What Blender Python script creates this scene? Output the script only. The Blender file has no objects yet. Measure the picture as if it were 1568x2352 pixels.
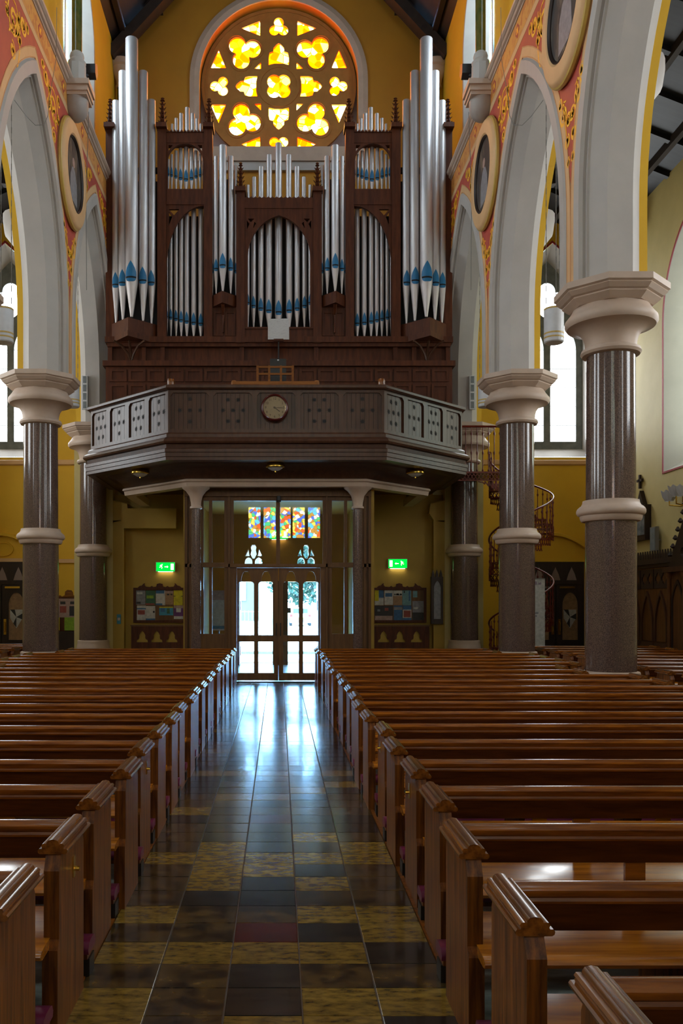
import bpy, bmesh, math, random
from mathutils import Vector
from mathutils.geometry import tessellate_polygon

R = math.radians
PI = math.pi
random.seed(7)
scene = bpy.context.scene
COL = scene.collection

# ------------------------------------------------------------------ camera
F_PX, VPX, VPY, CAM_H = 2000.0, 640.0, 1380.0, 2.0
cam_d = bpy.data.cameras.new('camera')
cam = bpy.data.objects.new('camera', cam_d)
COL.objects.link(cam)
cam.location = (0, 0, CAM_H)
cam.rotation_euler = (R(90), 0, 0)
cam_d.sensor_fit = 'HORIZONTAL'
cam_d.sensor_width = 36.0
cam_d.lens = 36.0 * F_PX / 1568.0
cam_d.shift_x = (784 - VPX) / 1568.0
cam_d.shift_y = (VPY - 1176) / 1568.0
cam_d.clip_end = 400
scene.camera = cam

# ------------------------------------------------------------------ world
world = bpy.data.worlds.new('world')
scene.world = world
world.use_nodes = True
bg = world.node_tree.nodes['Background']
bg.inputs[0].default_value = (0.28, 0.60, 1.0, 1)
bg.inputs[1].default_value = 32.0
scene.view_settings.view_transform = 'Standard'
scene.view_settings.look = 'None'
scene.view_settings.gamma = 1.0
scene.view_settings.use_curve_mapping = False
scene.view_settings.exposure = 0.60
WIN = 7.0      # daylight through the clear side windows
ROSE = 12.0     # daylight through the amber rose window


def W(px, py, Y):
    """photo pixel seen at depth Y -> (X, Z)"""
    return ((px - VPX) * Y / F_PX, CAM_H + (VPY - py) * Y / F_PX)


# ------------------------------------------------------------------ materials
MATS = {}


def nt(name):
    m = bpy.data.materials.new(name)
    m.use_nodes = True
    t = m.node_tree
    for n in list(t.nodes):
        t.nodes.remove(n)
    out = t.nodes.new('ShaderNodeOutputMaterial')
    MATS[name] = m
    return m, t, out


def mat(name, c1, c2=None, rough=0.5, scale=4.0, stretch=(1, 1, 1), detail=6.0, metallic=0.0,
        bump=0.0, coat=0.0, lo=0.35, hi=0.65, spec=0.5, rvar=0.0, tex='noise', world=False):
    m, t, out = nt(name)
    b = t.nodes.new('ShaderNodeBsdfPrincipled')
    t.links.new(b.outputs[0], out.inputs[0])
    b.inputs['Roughness'].default_value = rough
    b.inputs['Metallic'].default_value = metallic
    b.inputs['Coat Weight'].default_value = coat
    b.inputs['Coat Roughness'].default_value = 0.08
    b.inputs['Specular IOR Level'].default_value = spec
    if c2 is None:
        c2 = tuple(x * 0.86 for x in c1)
    tc = t.nodes.new('ShaderNodeTexCoord')
    mp = t.nodes.new('ShaderNodeMapping')
    mp.inputs['Scale'].default_value = stretch
    if world:
        ge = t.nodes.new('ShaderNodeNewGeometry')
        t.links.new(ge.outputs['Position'], mp.inputs[0])
    else:
        t.links.new(tc.outputs['Object'], mp.inputs[0])
    if tex == 'voronoi':
        n = t.nodes.new('ShaderNodeTexVoronoi')
        n.inputs['Scale'].default_value = scale
        fac = n.outputs['Color']
    else:
        n = t.nodes.new('ShaderNodeTexNoise')
        n.inputs['Scale'].default_value = scale
        n.inputs['Detail'].default_value = detail
        n.inputs['Roughness'].default_value = 0.6
        fac = n.outputs['Fac']
    t.links.new(mp.outputs[0], n.inputs['Vector'])
    r = t.nodes.new('ShaderNodeValToRGB')
    r.color_ramp.elements[0].position = lo
    r.color_ramp.elements[1].position = hi
    r.color_ramp.elements[0].color = (*c1, 1)
    r.color_ramp.elements[1].color = (*c2, 1)
    t.links.new(fac, r.inputs[0])
    t.links.new(r.outputs[0], b.inputs['Base Color'])
    if bump:
        bp = t.nodes.new('ShaderNodeBump')
        bp.inputs['Strength'].default_value = bump
        bp.inputs['Distance'].default_value = 0.02
        t.links.new(fac, bp.inputs['Height'])
        t.links.new(bp.outputs[0], b.inputs['Normal'])
    if rvar:
        mr = t.nodes.new('ShaderNodeMapRange')
        mr.inputs['To Min'].default_value = max(0.02, rough - rvar)
        mr.inputs['To Max'].default_value = rough + rvar
        t.links.new(fac, mr.inputs[0])
        t.links.new(mr.outputs[0], b.inputs['Roughness'])
    return m


def emat(name, c1, strength, c2=None, scale=6.0, lo=0.35, hi=0.65, tex='noise'):
    m, t, out = nt(name)
    e = t.nodes.new('ShaderNodeEmission')
    e.inputs[1].default_value = strength
    t.links.new(e.outputs[0], out.inputs[0])
    if c2 is None:
        e.inputs[0].default_value = (*c1, 1)
        return m
    tc = t.nodes.new('ShaderNodeTexCoord')
    if tex == 'voronoi':
        n = t.nodes.new('ShaderNodeTexVoronoi')
        fac = n.outputs['Color']
    else:
        n = t.nodes.new('ShaderNodeTexNoise')
        n.inputs['Detail'].default_value = 3
        fac = n.outputs['Fac']
    n.inputs['Scale'].default_value = scale
    t.links.new(tc.outputs['Object'], n.inputs['Vector'])
    r = t.nodes.new('ShaderNodeValToRGB')
    cols = [c1, c2] if not isinstance(c2[0], (tuple, list)) else [c1] + list(c2)
    while len(r.color_ramp.elements) < len(cols):
        r.color_ramp.elements.new(0.5)
    for i, c in enumerate(cols):
        r.color_ramp.elements[i].position = lo + (hi - lo) * i / (len(cols) - 1)
        r.color_ramp.elements[i].color = (*c, 1)
    t.links.new(fac, r.inputs[0])
    t.links.new(r.outputs[0], e.inputs[0])
    return m


def stained(name, strength, cols, scale):
    """leaded stained glass: voronoi cells of colour with dark lead lines"""
    m, t, out = nt(name)
    e = t.nodes.new('ShaderNodeEmission')
    e.inputs[1].default_value = strength
    t.links.new(e.outputs[0], out.inputs[0])
    tc = t.nodes.new('ShaderNodeTexCoord')
    v = t.nodes.new('ShaderNodeTexVoronoi')
    v.inputs['Scale'].default_value = scale
    v2 = t.nodes.new('ShaderNodeTexVoronoi')
    v2.feature = 'DISTANCE_TO_EDGE'
    v2.inputs['Scale'].default_value = scale
    t.links.new(tc.outputs['Object'], v.inputs['Vector'])
    t.links.new(tc.outputs['Object'], v2.inputs['Vector'])
    sep = t.nodes.new('ShaderNodeSeparateColor')
    t.links.new(v.outputs['Color'], sep.inputs[0])
    r = t.nodes.new('ShaderNodeValToRGB')
    r.color_ramp.interpolation = 'CONSTANT'
    while len(r.color_ramp.elements) < len(cols):
        r.color_ramp.elements.new(0.5)
    for i, c in enumerate(cols):
        r.color_ramp.elements[i].position = i / len(cols)
        r.color_ramp.elements[i].color = (*c, 1)
    t.links.new(sep.outputs[0], r.inputs[0])
    lt = t.nodes.new('ShaderNodeMath')
    lt.operation = 'GREATER_THAN'
    lt.inputs[1].default_value = 0.035
    t.links.new(v2.outputs['Distance'], lt.inputs[0])
    mx = t.nodes.new('ShaderNodeMix')
    mx.data_type = 'RGBA'
    mx.inputs[6].default_value = (0.25, 0.10, 0.0, 1)
    t.links.new(lt.outputs[0], mx.inputs[0])
    t.links.new(r.outputs[0], mx.inputs[7])
    t.links.new(mx.outputs[2], e.inputs[0])
    return m


def glass(name, tint=(0.92, 0.95, 0.95), f0=0.05):
    m, t, out = nt(name)
    tr = t.nodes.new('ShaderNodeBsdfTransparent')
    tr.inputs[0].default_value = (*tint, 1)
    gl = t.nodes.new('ShaderNodeBsdfGlossy')
    gl.inputs['Roughness'].default_value = 0.01
    fr = t.nodes.new('ShaderNodeFresnel')
    fr.inputs[0].default_value = 1.55
    ad = t.nodes.new('ShaderNodeMath')
    ad.operation = 'ADD'
    ad.inputs[1].default_value = f0
    mx = t.nodes.new('ShaderNodeMixShader')
    t.links.new(fr.outputs[0], ad.inputs[0])
    t.links.new(ad.outputs[0], mx.inputs[0])
    t.links.new(tr.outputs[0], mx.inputs[1])
    t.links.new(gl.outputs[0], mx.inputs[2])
    t.links.new(mx.outputs[0], out.inputs[0])
    return m


mat('white_plaster', (0.47, 0.435, 0.40), (0.42, 0.39, 0.36), 0.6, 1.2)
mat('cream_stone', (0.52, 0.39, 0.30), (0.46, 0.345, 0.265), 0.5, 3.0)
mat('cream_paint', (0.70, 0.43, 0.21), (0.64, 0.38, 0.18), 0.6, 2.0)
mat('salmon_line', (0.62, 0.30, 0.12), None, 0.6)
mat('red_paint', (0.50, 0.075, 0.045), (0.42, 0.06, 0.04), 0.6, 3.0)
mat('gold_paint', (0.90, 0.40, 0.010), (1.0, 0.55, 0.03), 0.5, 8.0)
mat('frieze_paint', (0.66, 0.30, 0.06), (0.55, 0.18, 0.04), 0.6, 9.0, lo=0.45, hi=0.75, tex='voronoi')
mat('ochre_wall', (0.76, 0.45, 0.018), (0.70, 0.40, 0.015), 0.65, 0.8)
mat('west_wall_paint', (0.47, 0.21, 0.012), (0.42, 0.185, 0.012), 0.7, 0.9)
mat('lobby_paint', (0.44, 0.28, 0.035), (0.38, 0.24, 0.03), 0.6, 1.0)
mat('pale_yellow', (0.62, 0.50, 0.20), (0.55, 0.44, 0.17), 0.6, 1.0)
mat('red_line', (0.40, 0.03, 0.03), None, 0.6)
mat('grey_stone', (0.20, 0.22, 0.22), (0.14, 0.155, 0.16), 0.7, 5.0)
mat('corbel_stone', (0.36, 0.31, 0.28), None, 0.5, 3.0)
mat('rose_stone_glow', (0.42, 0.19, 0.04), (0.36, 0.155, 0.03), 0.7, 4.0)  # brown-grey stone with the orange glow of the glass put into its colour
mat('recess_plaster', (0.30, 0.22, 0.20), None, 0.7, 1.0)
mat('granite', (0.048, 0.030, 0.025), (0.21, 0.135, 0.108), 0.14, 85.0, (1, 1, 0.8), 4.0, lo=0.38, hi=0.72, coat=0.3)
mat('green_marble', (0.05, 0.075, 0.02), (0.16, 0.13, 0.03), 0.2, 6.0, (1, 1, 0.5))
mat('light_wood', (0.26, 0.095, 0.02), (0.18, 0.06, 0.012), 0.5, 2.0, (1, 6, 6), 6.0, spec=0.2)
mat('pew_board_shade', (0.085, 0.021, 0.002), (0.028, 0.006, 0.001), 0.42, 2.0, (1.0, 12, 12), 7.0, spec=0.12)  # pew wood darkened, recess shadow below the top rail put into the colour
mat('pew_wood', (0.27, 0.080, 0.005), (0.10, 0.024, 0.003), 0.20, 2.2, (1.2, 14, 14), 7.0, coat=0.25, bump=0.05)
mat('pew_end_wood', (0.26, 0.080, 0.008), (0.070, 0.019, 0.003), 0.36, 2.4, (12, 12, 0.9), 7.0, spec=0.25, bump=0.05)
mat('pew_cap_wood', (0.25, 0.080, 0.010), (0.085, 0.024, 0.004), 0.24, 2.0, (14, 1.2, 14), 6.0, coat=0.2)
mat('seat_wood', (0.46, 0.155, 0.010), (0.24, 0.070, 0.006), 0.16, 2.0, (1.0, 10, 10), 6.0, coat=0.3)
mat('confessional_wood', (0.15, 0.060, 0.016), (0.085, 0.030, 0.008), 0.42, 2.0, (6, 6, 0.8), 6.0, spec=0.3)
mat('dark_block', (0.012, 0.008, 0.006), None, 0.4)
mat('purple_vinyl', (0.16, 0.016, 0.05), (0.11, 0.010, 0.035), 0.35, 5.0)
mat('case_wood', (0.105, 0.029, 0.009), (0.058, 0.014, 0.005), 0.45, 2.0, (6, 6, 0.8), 6.0, spec=0.25)
mat('loft_wood', (0.082, 0.036, 0.020), (0.052, 0.022, 0.012), 0.30, 2.0, (5, 5, 0.8), 6.0, spec=0.28)
mat('dark_wood', (0.030, 0.013, 0.007), (0.018, 0.008, 0.005), 0.5, 2.0, (6, 6, 0.8))
mat('screen_wood', (0.16, 0.078, 0.026), (0.11, 0.050, 0.017), 0.45, 2.0, (6, 6, 0.8), spec=0.3)
mat('roof_wood', (0.022, 0.014, 0.012), (0.035, 0.023, 0.018), 0.55, 1.5, (4, 0.6, 4))
mat('aisle_roof_wood', (0.014, 0.015, 0.016), (0.007, 0.007, 0.008), 0.5, 1.6, (0.6, 5, 1))
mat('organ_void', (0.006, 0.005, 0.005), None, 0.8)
mat('pipe_metal', (0.62, 0.58, 0.57), (0.54, 0.50, 0.50), 0.46, 3.0, (1, 1, 0.3), metallic=0.7)
mat('mouth_blue', (0.012, 0.16, 0.34), (0.010, 0.13, 0.29), 0.45, 4.0)
mat('brass', (0.75, 0.48, 0.08), None, 0.22, metallic=1.0)
mat('black_metal', (0.012, 0.012, 0.014), None, 0.4)
mat('grey_metal', (0.20, 0.19, 0.17), None, 0.4)
mat('stair_iron', (0.17, 0.018, 0.007), (0.11, 0.011, 0.005), 0.3, 8.0)
mat('white_enamel', (0.62, 0.62, 0.63), None, 0.35)
mat('paper', (0.62, 0.62, 0.62), (0.50, 0.50, 0.52), 0.7, 14.0, (1, 1, 4), lo=0.5, hi=0.7)
mat('clock_rim', (0.07, 0.008, 0.006), None, 0.25)
mat('clock_face', (0.62, 0.52, 0.33), None, 0.5)
mat('tile_dark', (0.012, 0.010, 0.008), (0.035, 0.028, 0.018), 0.19, 3.0, (1.2, 5, 1), lo=0.4, hi=0.75, rvar=0.05, bump=0.01, coat=0.2, world=True)
mat('tile_brown', (0.018, 0.012, 0.007), (0.13, 0.075, 0.018), 0.19, 3.0, (2.5, 3.0, 1), 9.0, lo=0.4, hi=0.7, rvar=0.05, bump=0.01, coat=0.2, world=True)
mat('tile_ochre', (0.030, 0.020, 0.006), (0.27, 0.165, 0.024), 0.19, 5.0, (2.0, 4.5, 1), 10.0, lo=0.28, hi=0.60, rvar=0.05, bump=0.01, coat=0.2, world=True)
mat('tile_red', (0.10, 0.008, 0.004), (0.06, 0.006, 0.004), 0.2, 6.0)
mat('grout', (0.19, 0.17, 0.14), None, 0.5)
mat('pew_floor', (0.20, 0.23, 0.20), (0.10, 0.12, 0.11), 0.28, 5.0, (1, 3, 1))
mat('forecourt', (0.62, 0.60, 0.57), None, 0.8)
mat('leaf_green', (0.004, 0.020, 0.012), (0.012, 0.045, 0.012), 0.6, 3.0)
mat('bark', (0.06, 0.04, 0.03), None, 0.8)
mat('beige_render', (0.11, 0.075, 0.045), None, 0.8)
mat('car_paint', (0.72, 0.72, 0.74), None, 0.2)
mat('red_lamp', (0.60, 0.02, 0.015), None, 0.2)
mat('rubber', (0.02, 0.02, 0.02), None, 0.6)
mat('red_door', (0.20, 0.035, 0.028), None, 0.4)
mat('gold_print', (0.55, 0.36, 0.08), None, 0.4)
for nm, c in dict(yellow=(0.62, 0.52, 0.0), blue=(0.04, 0.14, 0.30), green=(0.04, 0.13, 0.06), purple=(0.13, 0.03, 0.15),
                  white=(0.55, 0.54, 0.50), tan=(0.36, 0.21, 0.10), grey=(0.25, 0.25, 0.27), teal=(0.16, 0.32, 0.34),
                  cyan=(0.05, 0.28, 0.42), dark=(0.03, 0.028, 0.03), red=(0.30, 0.06, 0.04), lime=(0.25, 0.42, 0.02),
                  pinkish=(0.42, 0.28, 0.24)).items():
    mat('print_' + nm, c, tuple(x * 0.7 for x in c), 0.6, 12.0)
mat('portrait', (0.035, 0.030, 0.028), (0.20, 0.15, 0.10), 0.75, 2.2, (1, 2.2, 0.7), lo=0.48, hi=0.72)
mat('station_art', (0.05, 0.08, 0.10), (0.28, 0.30, 0.30), 0.5, 4.0)
emat('window_glass', (0.93, 0.98, 1.0), WIN)
emat('aisle_glass', (0.82, 0.93, 0.80), 3.2)
emat('clerestory_glass', (0.70, 0.88, 1.0), WIN * 1.0)
emat('white_light', (1.0, 0.93, 0.75), 6.0)
emat('exit_green', (0.0, 0.42, 0.03), 1.6)
emat('exit_white', (0.75, 1.0, 0.55), 1.9)
stained('rose_glass', ROSE, [(1.0, 0.055, 0.0), (1.0, 0.45, 0.03), (1.0, 0.035, 0.0), (1.0, 0.75, 0.30), (1.0, 0.10, 0.001), (1.0, 0.6, 0.08)], 4.2)
stained('east_glass', 3.5, [(1.0, 0.95, 0.8), (0.2, 0.5, 1.0), (1.0, 0.8, 0.5), (0.9, 0.95, 1.0), (0.5, 1.0, 0.6), (1.0, 0.9, 0.75)], 2.2)
stained('apse_glass', WIN * 1.6, [(0.05, 0.15, 0.9), (0.9, 0.1, 0.03), (1.0, 0.75, 0.1), (0.1, 0.5, 0.8), (0.9, 0.85, 0.7), (0.05, 0.5, 0.2), (0.5, 0.25, 0.05)], 4.5)
glass('pane_glass', f0=0.02)
glass('clock_glass', (1, 1, 1), 0.02)


# ------------------------------------------------------------------ mesh helpers
class MB:
    def __init__(s):
        s.v = []
        s.f = []

    def add(s, vs, fs):
        o = len(s.v)
        s.v += [tuple(p) for p in vs]
        s.f += [tuple(i + o for i in f) for f in fs]
        return s

    def box(s, x0, x1, y0, y1, z0, z1):
        return s.add([(x, y, z) for x in (x0, x1) for y in (y0, y1) for z in (z0, z1)],
                     [(0, 1, 3, 2), (4, 6, 7, 5), (0, 4, 5, 1), (2, 3, 7, 6), (0, 2, 6, 4), (1, 5, 7, 3)])

    def bar(s, a, b, w, h, up=(0, 0, 1)):
        """rectangular bar from a to b, w across, h along 'up'"""
        a, b, up = Vector(a), Vector(b), Vector(up)
        d = (b - a).normalized()
        sd = d.cross(up)
        if sd.length < 1e-6:
            sd = d.cross(Vector((1, 0, 0)))
        sd.normalize()
        u = sd.cross(d).normalized()
        vs = []
        for p in (a, b):
            for i, j in ((-1, -1), (1, -1), (1, 1), (-1, 1)):
                vs.append(p + sd * (i * w / 2) + u * (j * h / 2))
        return s.add(vs, [(0, 1, 2, 3), (7, 6, 5, 4), (0, 4, 5, 1), (1, 5, 6, 2), (2, 6, 7, 3), (3, 7, 4, 0)])

    def rings(s, rings, close=True, caps=True):
        """skin a list of equal-length rings"""
        n = len(rings[0])
        vs = [p for r in rings for p in r]
        fs = []
        for i in range(len(rings) - 1):
            for j in range(n if close else n - 1):
                k = (j + 1) % n
                fs.append((i * n + j, i * n + k, (i + 1) * n + k, (i + 1) * n + j))
        if caps and close:
            fs.append(tuple(range(n)))
            fs.append(tuple((len(rings) - 1) * n + j for j in range(n)))
        return s.add(vs, fs)

    def lathe(s, prof, n=24, c=(0, 0), a0=0.0, caps=True):
        rs = [[(c[0] + r * math.cos(a0 + 2 * PI * j / n), c[1] + r * math.sin(a0 + 2 * PI * j / n), z) for j in range(n)]
              for r, z in prof]
        return s.rings(rs, True, caps)

    def tube(s, pts, r, n=8, caps=True):
        pts = [Vector(p) for p in pts]
        rs = []
        ref = Vector((0, 0, 1))
        for i, p in enumerate(pts):
            d = (pts[min(i + 1, len(pts) - 1)] - pts[max(i - 1, 0)]).normalized()
            up = ref if abs(d.dot(ref)) < 0.95 else Vector((1, 0, 0))
            a = d.cross(up).normalized()
            b = a.cross(d)
            rr = r[i] if isinstance(r, (list, tuple)) else r
            rs.append([p + (a * math.cos(2 * PI * j / n) + b * math.sin(2 * PI * j / n)) * rr for j in range(n)])
        return s.rings(rs, True, caps)

    def plate(s, outer, holes, w0, w1, m):
        """flat plate with holes; m(u, v, w) -> xyz"""
        loops = [outer] + list(holes)
        flat = [p for l in loops for p in l]
        tris = tessellate_polygon([[Vector((p[0], p[1], 0)) for p in l] for l in loops])
        n = len(flat)
        vs = [m(u, v, w0) for u, v in flat] + [m(u, v, w1) for u, v in flat]
        fs = [tuple(t) for t in tris] + [tuple(i + n for i in reversed(t)) for t in tris]
        o = 0
        for l in loops:
            k = len(l)
            for i in range(k):
                j = (i + 1) % k
                fs.append((o + i, o + j, n + o + j, n + o + i))
            o += k
        return s.add(vs, fs)

    def mesh(s, name, mt, smooth=None, off=(0, 0, 0)):
        me = bpy.data.meshes.new(name)
        ox, oy, oz = off
        me.from_pydata([(x - ox, y - oy, z - oz) for x, y, z in s.v], [], s.f)
        bm = bmesh.new()
        bm.from_mesh(me)
        bmesh.ops.recalc_face_normals(bm, faces=bm.faces)
        bm.to_mesh(me)
        bm.free()
        me.materials.append(MATS[mt])
        if smooth:
            me.polygons.foreach_set('use_smooth', [True] * len(me.polygons))
            me.set_sharp_from_angle(angle=R(smooth))
        return me

    def build(s, name, mt, parent=None, smooth=None):
        off = (0, 0, 0)
        if parent is not None:
            off = world_loc(parent)
        o = bpy.data.objects.new(name, s.mesh(name, mt, smooth, off))
        COL.objects.link(o)
        if parent is not None:
            o.parent = parent
        return o


def world_loc(o):
    x, y, z = o.location
    while o.parent is not None:
        o = o.parent
        x, y, z = x + o.location[0], y + o.location[1], z + o.location[2]
    return (x, y, z)


def tag(o, label=None, cat=None, group=None, kind=None):
    if label:
        o['label'] = label
    if cat:
        o['category'] = cat
    if group:
        o['group'] = group
    if kind:
        o['kind'] = kind
    return o


def thing(name, label, cat, loc=(0, 0, 0), group=None):
    o = bpy.data.objects.new(name, None)
    COL.objects.link(o)
    o.location = loc
    o.empty_display_size = 0.2
    return tag(o, label, cat, group)


def struct(o, label=None, cat=None):
    return tag(o, label, cat, kind='structure')


def copy_tree(o, parent=None):
    c = o.copy()
    COL.objects.link(c)
    if parent is not None:
        c.parent = parent
    for ch in list(o.children):
        copy_tree(ch, c)
    return c


def box_obj(name, mt, parent, *a):
    return MB().box(*a).build(name, mt, parent)


XZ = lambda Y: (lambda u, v, w: (u, Y + w, v))          # plate facing the camera
YZ = lambda X: (lambda u, v, w: (X + w, u, v))          # plate along the nave
XY = lambda Z: (lambda u, v, w: (u, v, Z + w))          # horizontal plate


def foil(cx, cy, n, dist, rad, rot, m=64):
    pts = []
    for i in range(m):
        a = 2 * PI * i / m
        best = 0.0
        for k in range(n):
            b = rot + 2 * PI * k / n
            px, py = dist * math.cos(b), dist * math.sin(b)
            dx, dy = math.cos(a), math.sin(a)
            pr = px * dx + py * dy
            disc = rad * rad - (px * px + py * py - pr * pr)
            if disc >= 0:
                best = max(best, pr + math.sqrt(disc))
        pts.append((cx + best * math.cos(a), cy + best * math.sin(a)))
    return pts


def circle(cx, cy, r, n=48, a0=0.0, a1=2 * PI):
    full = abs(a1 - a0 - 2 * PI) < 1e-6
    k = n if full else n + 1
    return [(cx + r * math.cos(a0 + (a1 - a0) * i / n), cy + r * math.sin(a0 + (a1 - a0) * i / n)) for i in range(k)]


def lancet(cx, z0, hw, zs, za, n=10):
    """pointed window outline from sill z0, spring zs, apex za"""
    h = za - zs
    Rr = (hw * hw + h * h) / (2 * hw)
    e = Rr - hw
    pts = [(cx - hw, z0), (cx + hw, z0)]
    ta = math.acos(max(-1, min(1, e / Rr)))
    for i in range(n + 1):
        t = ta * i / n
        pts.append((cx - e + Rr * math.cos(t), zs + Rr * math.sin(t)))
    for i in range(n - 1, -1, -1):
        t = ta * i / n
        pts.append((cx + e - Rr * math.cos(t), zs + Rr * math.sin(t)))
    return pts


def offset_path(path, o):
    """offset an open 2d polyline to its right-hand side by o, mitred"""
    res = []
    for i, p in enumerate(path):
        ns = []
        for a, b in ((i - 1, i), (i, i + 1)):
            if a >= 0 and b < len(path):
                d = (Vector(path[b]) - Vector(path[a])).normalized()
                ns.append(Vector((d[1], -d[0])))
        if len(ns) == 1:
            q = Vector(p) + ns[0] * o
        else:
            m = (ns[0] + ns[1]).normalized()
            q = Vector(p) + m * (o / max(0.3, m.dot(ns[0])))
        res.append((q[0], q[1]))
    return res


def sweep_path(mb, path, prof):
    """prof: closed list of (offset, z)"""
    lines = [[(x, y, z) for x, y in offset_path(path, o)] for o, z in prof]
    mb.rings([[l[i] for l in lines] for i in range(len(path))])
    return mb


FONT_CACHE = {}


def text_mesh(body, size):
    cu = bpy.data.curves.new('t', 'FONT')
    cu.body = body
    cu.size = size
    cu.align_x = 'CENTER'
    cu.align_y = 'CENTER'
    cu.extrude = 0.002
    ob = bpy.data.objects.new('t', cu)
    COL.objects.link(ob)
    bpy.context.view_layer.update()
    me = bpy.data.meshes.new_from_object(ob.evaluated_get(bpy.context.evaluated_depsgraph_get()))
    bpy.data.objects.remove(ob)
    bpy.data.curves.remove(cu)
    return me


def text_part(name, body, size, mt, parent, X, Y, Z):
    me = text_mesh(body, size)
    me.materials.clear()
    me.materials.append(MATS[mt])
    o = bpy.data.objects.new(name, me)
    COL.objects.link(o)
    o.parent = parent
    ox, oy, oz = world_loc(parent)
    o.location = (X - ox, Y - oy, Z - oz)
    o.rotation_euler = (R(90), 0, 0)
    return o


ORD = ['first', 'second', 'third', 'fourth', 'fifth', 'sixth', 'seventh', 'eighth', 'ninth', 'tenth', 'eleventh', 'twelfth',
       'thirteenth', 'fourteenth', 'fifteenth', 'sixteenth', 'seventeenth', 'eighteenth', 'nineteenth', 'twentieth',
       'twenty-first', 'twenty-second']
SIDE = {-1: 'left', 1: 'right'}

# ------------------------------------------------------------------ floor
floor = MB().box(-11.6, 11.6, -14.6, 28.6, -0.2, 0.0).build('floor', 'pew_floor')
struct(floor, 'stone floor of the nave with a dark tiled central aisle')
XA = [-1.02, -0.642, -0.264, 0.114, 0.492, 0.87]
g = MB().box(XA[0], XA[-1], 3.86, 21.25, 0.0, 0.006).build('grout_bed', 'grout', floor)
TILE = {}
tw, tl = 0.378 - 0.007, 0.30 - 0.004
for k in ('tile_dark', 'tile_brown', 'tile_ochre', 'tile_red'):
    b = MB()
    b.rings([[(-tw / 2 + c, -tl / 2 + c, z), (tw / 2 - c, -tl / 2 + c, z), (tw / 2 - c, tl / 2 - c, z), (-tw / 2 + c, tl / 2 - c, z)]
             for c, z in ((0, 0.0), (0, 0.010), (0.003, 0.012))])
    TILE[k] = b.mesh('tile', k)
rt = random.Random(3)
for r in range(58):
    y = 3.862 + 0.30 * r + 0.15
    for c in range(5):
        near = r < 11
        u = rt.random()
        k = ('tile_ochre' if u < 0.48 else 'tile_brown' if u < 0.75 else 'tile_dark') if near else \
            ('tile_ochre' if u < 0.15 else 'tile_brown' if u < 0.5 else 'tile_dark')
        if c == 2:
            k = {4: 'tile_red', 3: 'tile_ochre', 2: 'tile_dark', 1: 'tile_dark', 5: 'tile_brown', 6: 'tile_dark', 7: 'tile_dark',
                 13: 'tile_red'}.get(r, k)
        if c in (1, 3) and r in (2, 3):
            k = 'tile_ochre' if r == 3 else 'tile_brown'
        o = bpy.data.objects.new('tile', TILE[k])
        COL.objects.link(o)
        o.parent = floor
        o.location = ((XA[c] + XA[c + 1]) / 2, y, 0.005)
        o.rotation_euler = (rt.uniform(-0.004, 0.004), rt.uniform(-0.004, 0.004), 0)
for x in (XA[0] - 0.03, XA[-1]):
    MB().box(x, x + 0.03, 3.2, 21.2, 0, 0.02).build('aisle_edging', 'pew_end_wood', floor)

# ------------------------------------------------------------------ arcades and nave walls
COLS = [3.0, 8.65, 14.3, 19.95, 25.6]
BAY = 5.65
S0, R0, EC, ZS = 2.105, 4.425, 2.32, 8.3      # intrados half span, radius, centre offset, springing of the curve
ZCAP = 7.1                                      # top of the capitals; the arches are stilted above it
FACE, BACK = 4.80, 5.82


def arch_pt(mid, d, t):
    """t in [-1, 1]: left spring .. apex .. right spring on the curve offset d from the intrados"""
    rr = R0 + d
    if abs(t) > 1:
        return (mid + math.copysign(rr - EC, t), ZCAP)
    ta = math.acos(EC / rr)
    th = (1 - abs(t)) * ta
    y = rr * math.cos(th) - EC
    return (mid + (y if t > 0 else -y), ZS + rr * math.sin(th))


TS = [-1.2] + [i / 14 for i in range(-14, 15)] + [1.2]


def clampy(p, mid):
    return (max(mid - BAY / 2, min(mid + BAY / 2, p[0])), p[1])


MIDS = [(COLS[i] + COLS[i + 1]) / 2 for i in range(4)]
CMIDS = [MIDS[0] - BAY * k for k in (3, 2, 1)] + MIDS  # lowest three bays are unseen window positions, added for frontal light


def spiral(cx, cz, r, turns, hand, a0, n=26):
    return [(cx + hand * (r * (1 - 0.93 * i / n)) * math.cos(a0 + turns * 2 * PI * i / n),
             cz + (r * (1 - 0.93 * i / n)) * math.sin(a0 + turns * 2 * PI * i / n)) for i in range(n + 1)]


def ribbon(mb, pts, w, m, w0, w1):
    L = []
    n = len(pts)
    for i, p in enumerate(pts):
        d = Vector(pts[min(i + 1, n - 1)]) - Vector(pts[max(i - 1, 0)])
        d.normalize()
        ww = w * (0.35 + 0.65 * math.sin(PI * (0.15 + 0.85 * (1 - i / (n - 1)))))
        L.append(((p[0] - d[1] * ww, p[1] + d[0] * ww), (p[0] + d[1] * ww, p[1] - d[0] * ww)))
    mb.rings([[m(*a, w0), m(*b, w0), m(*b, w1), m(*a, w1)] for a, b in L])


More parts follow.
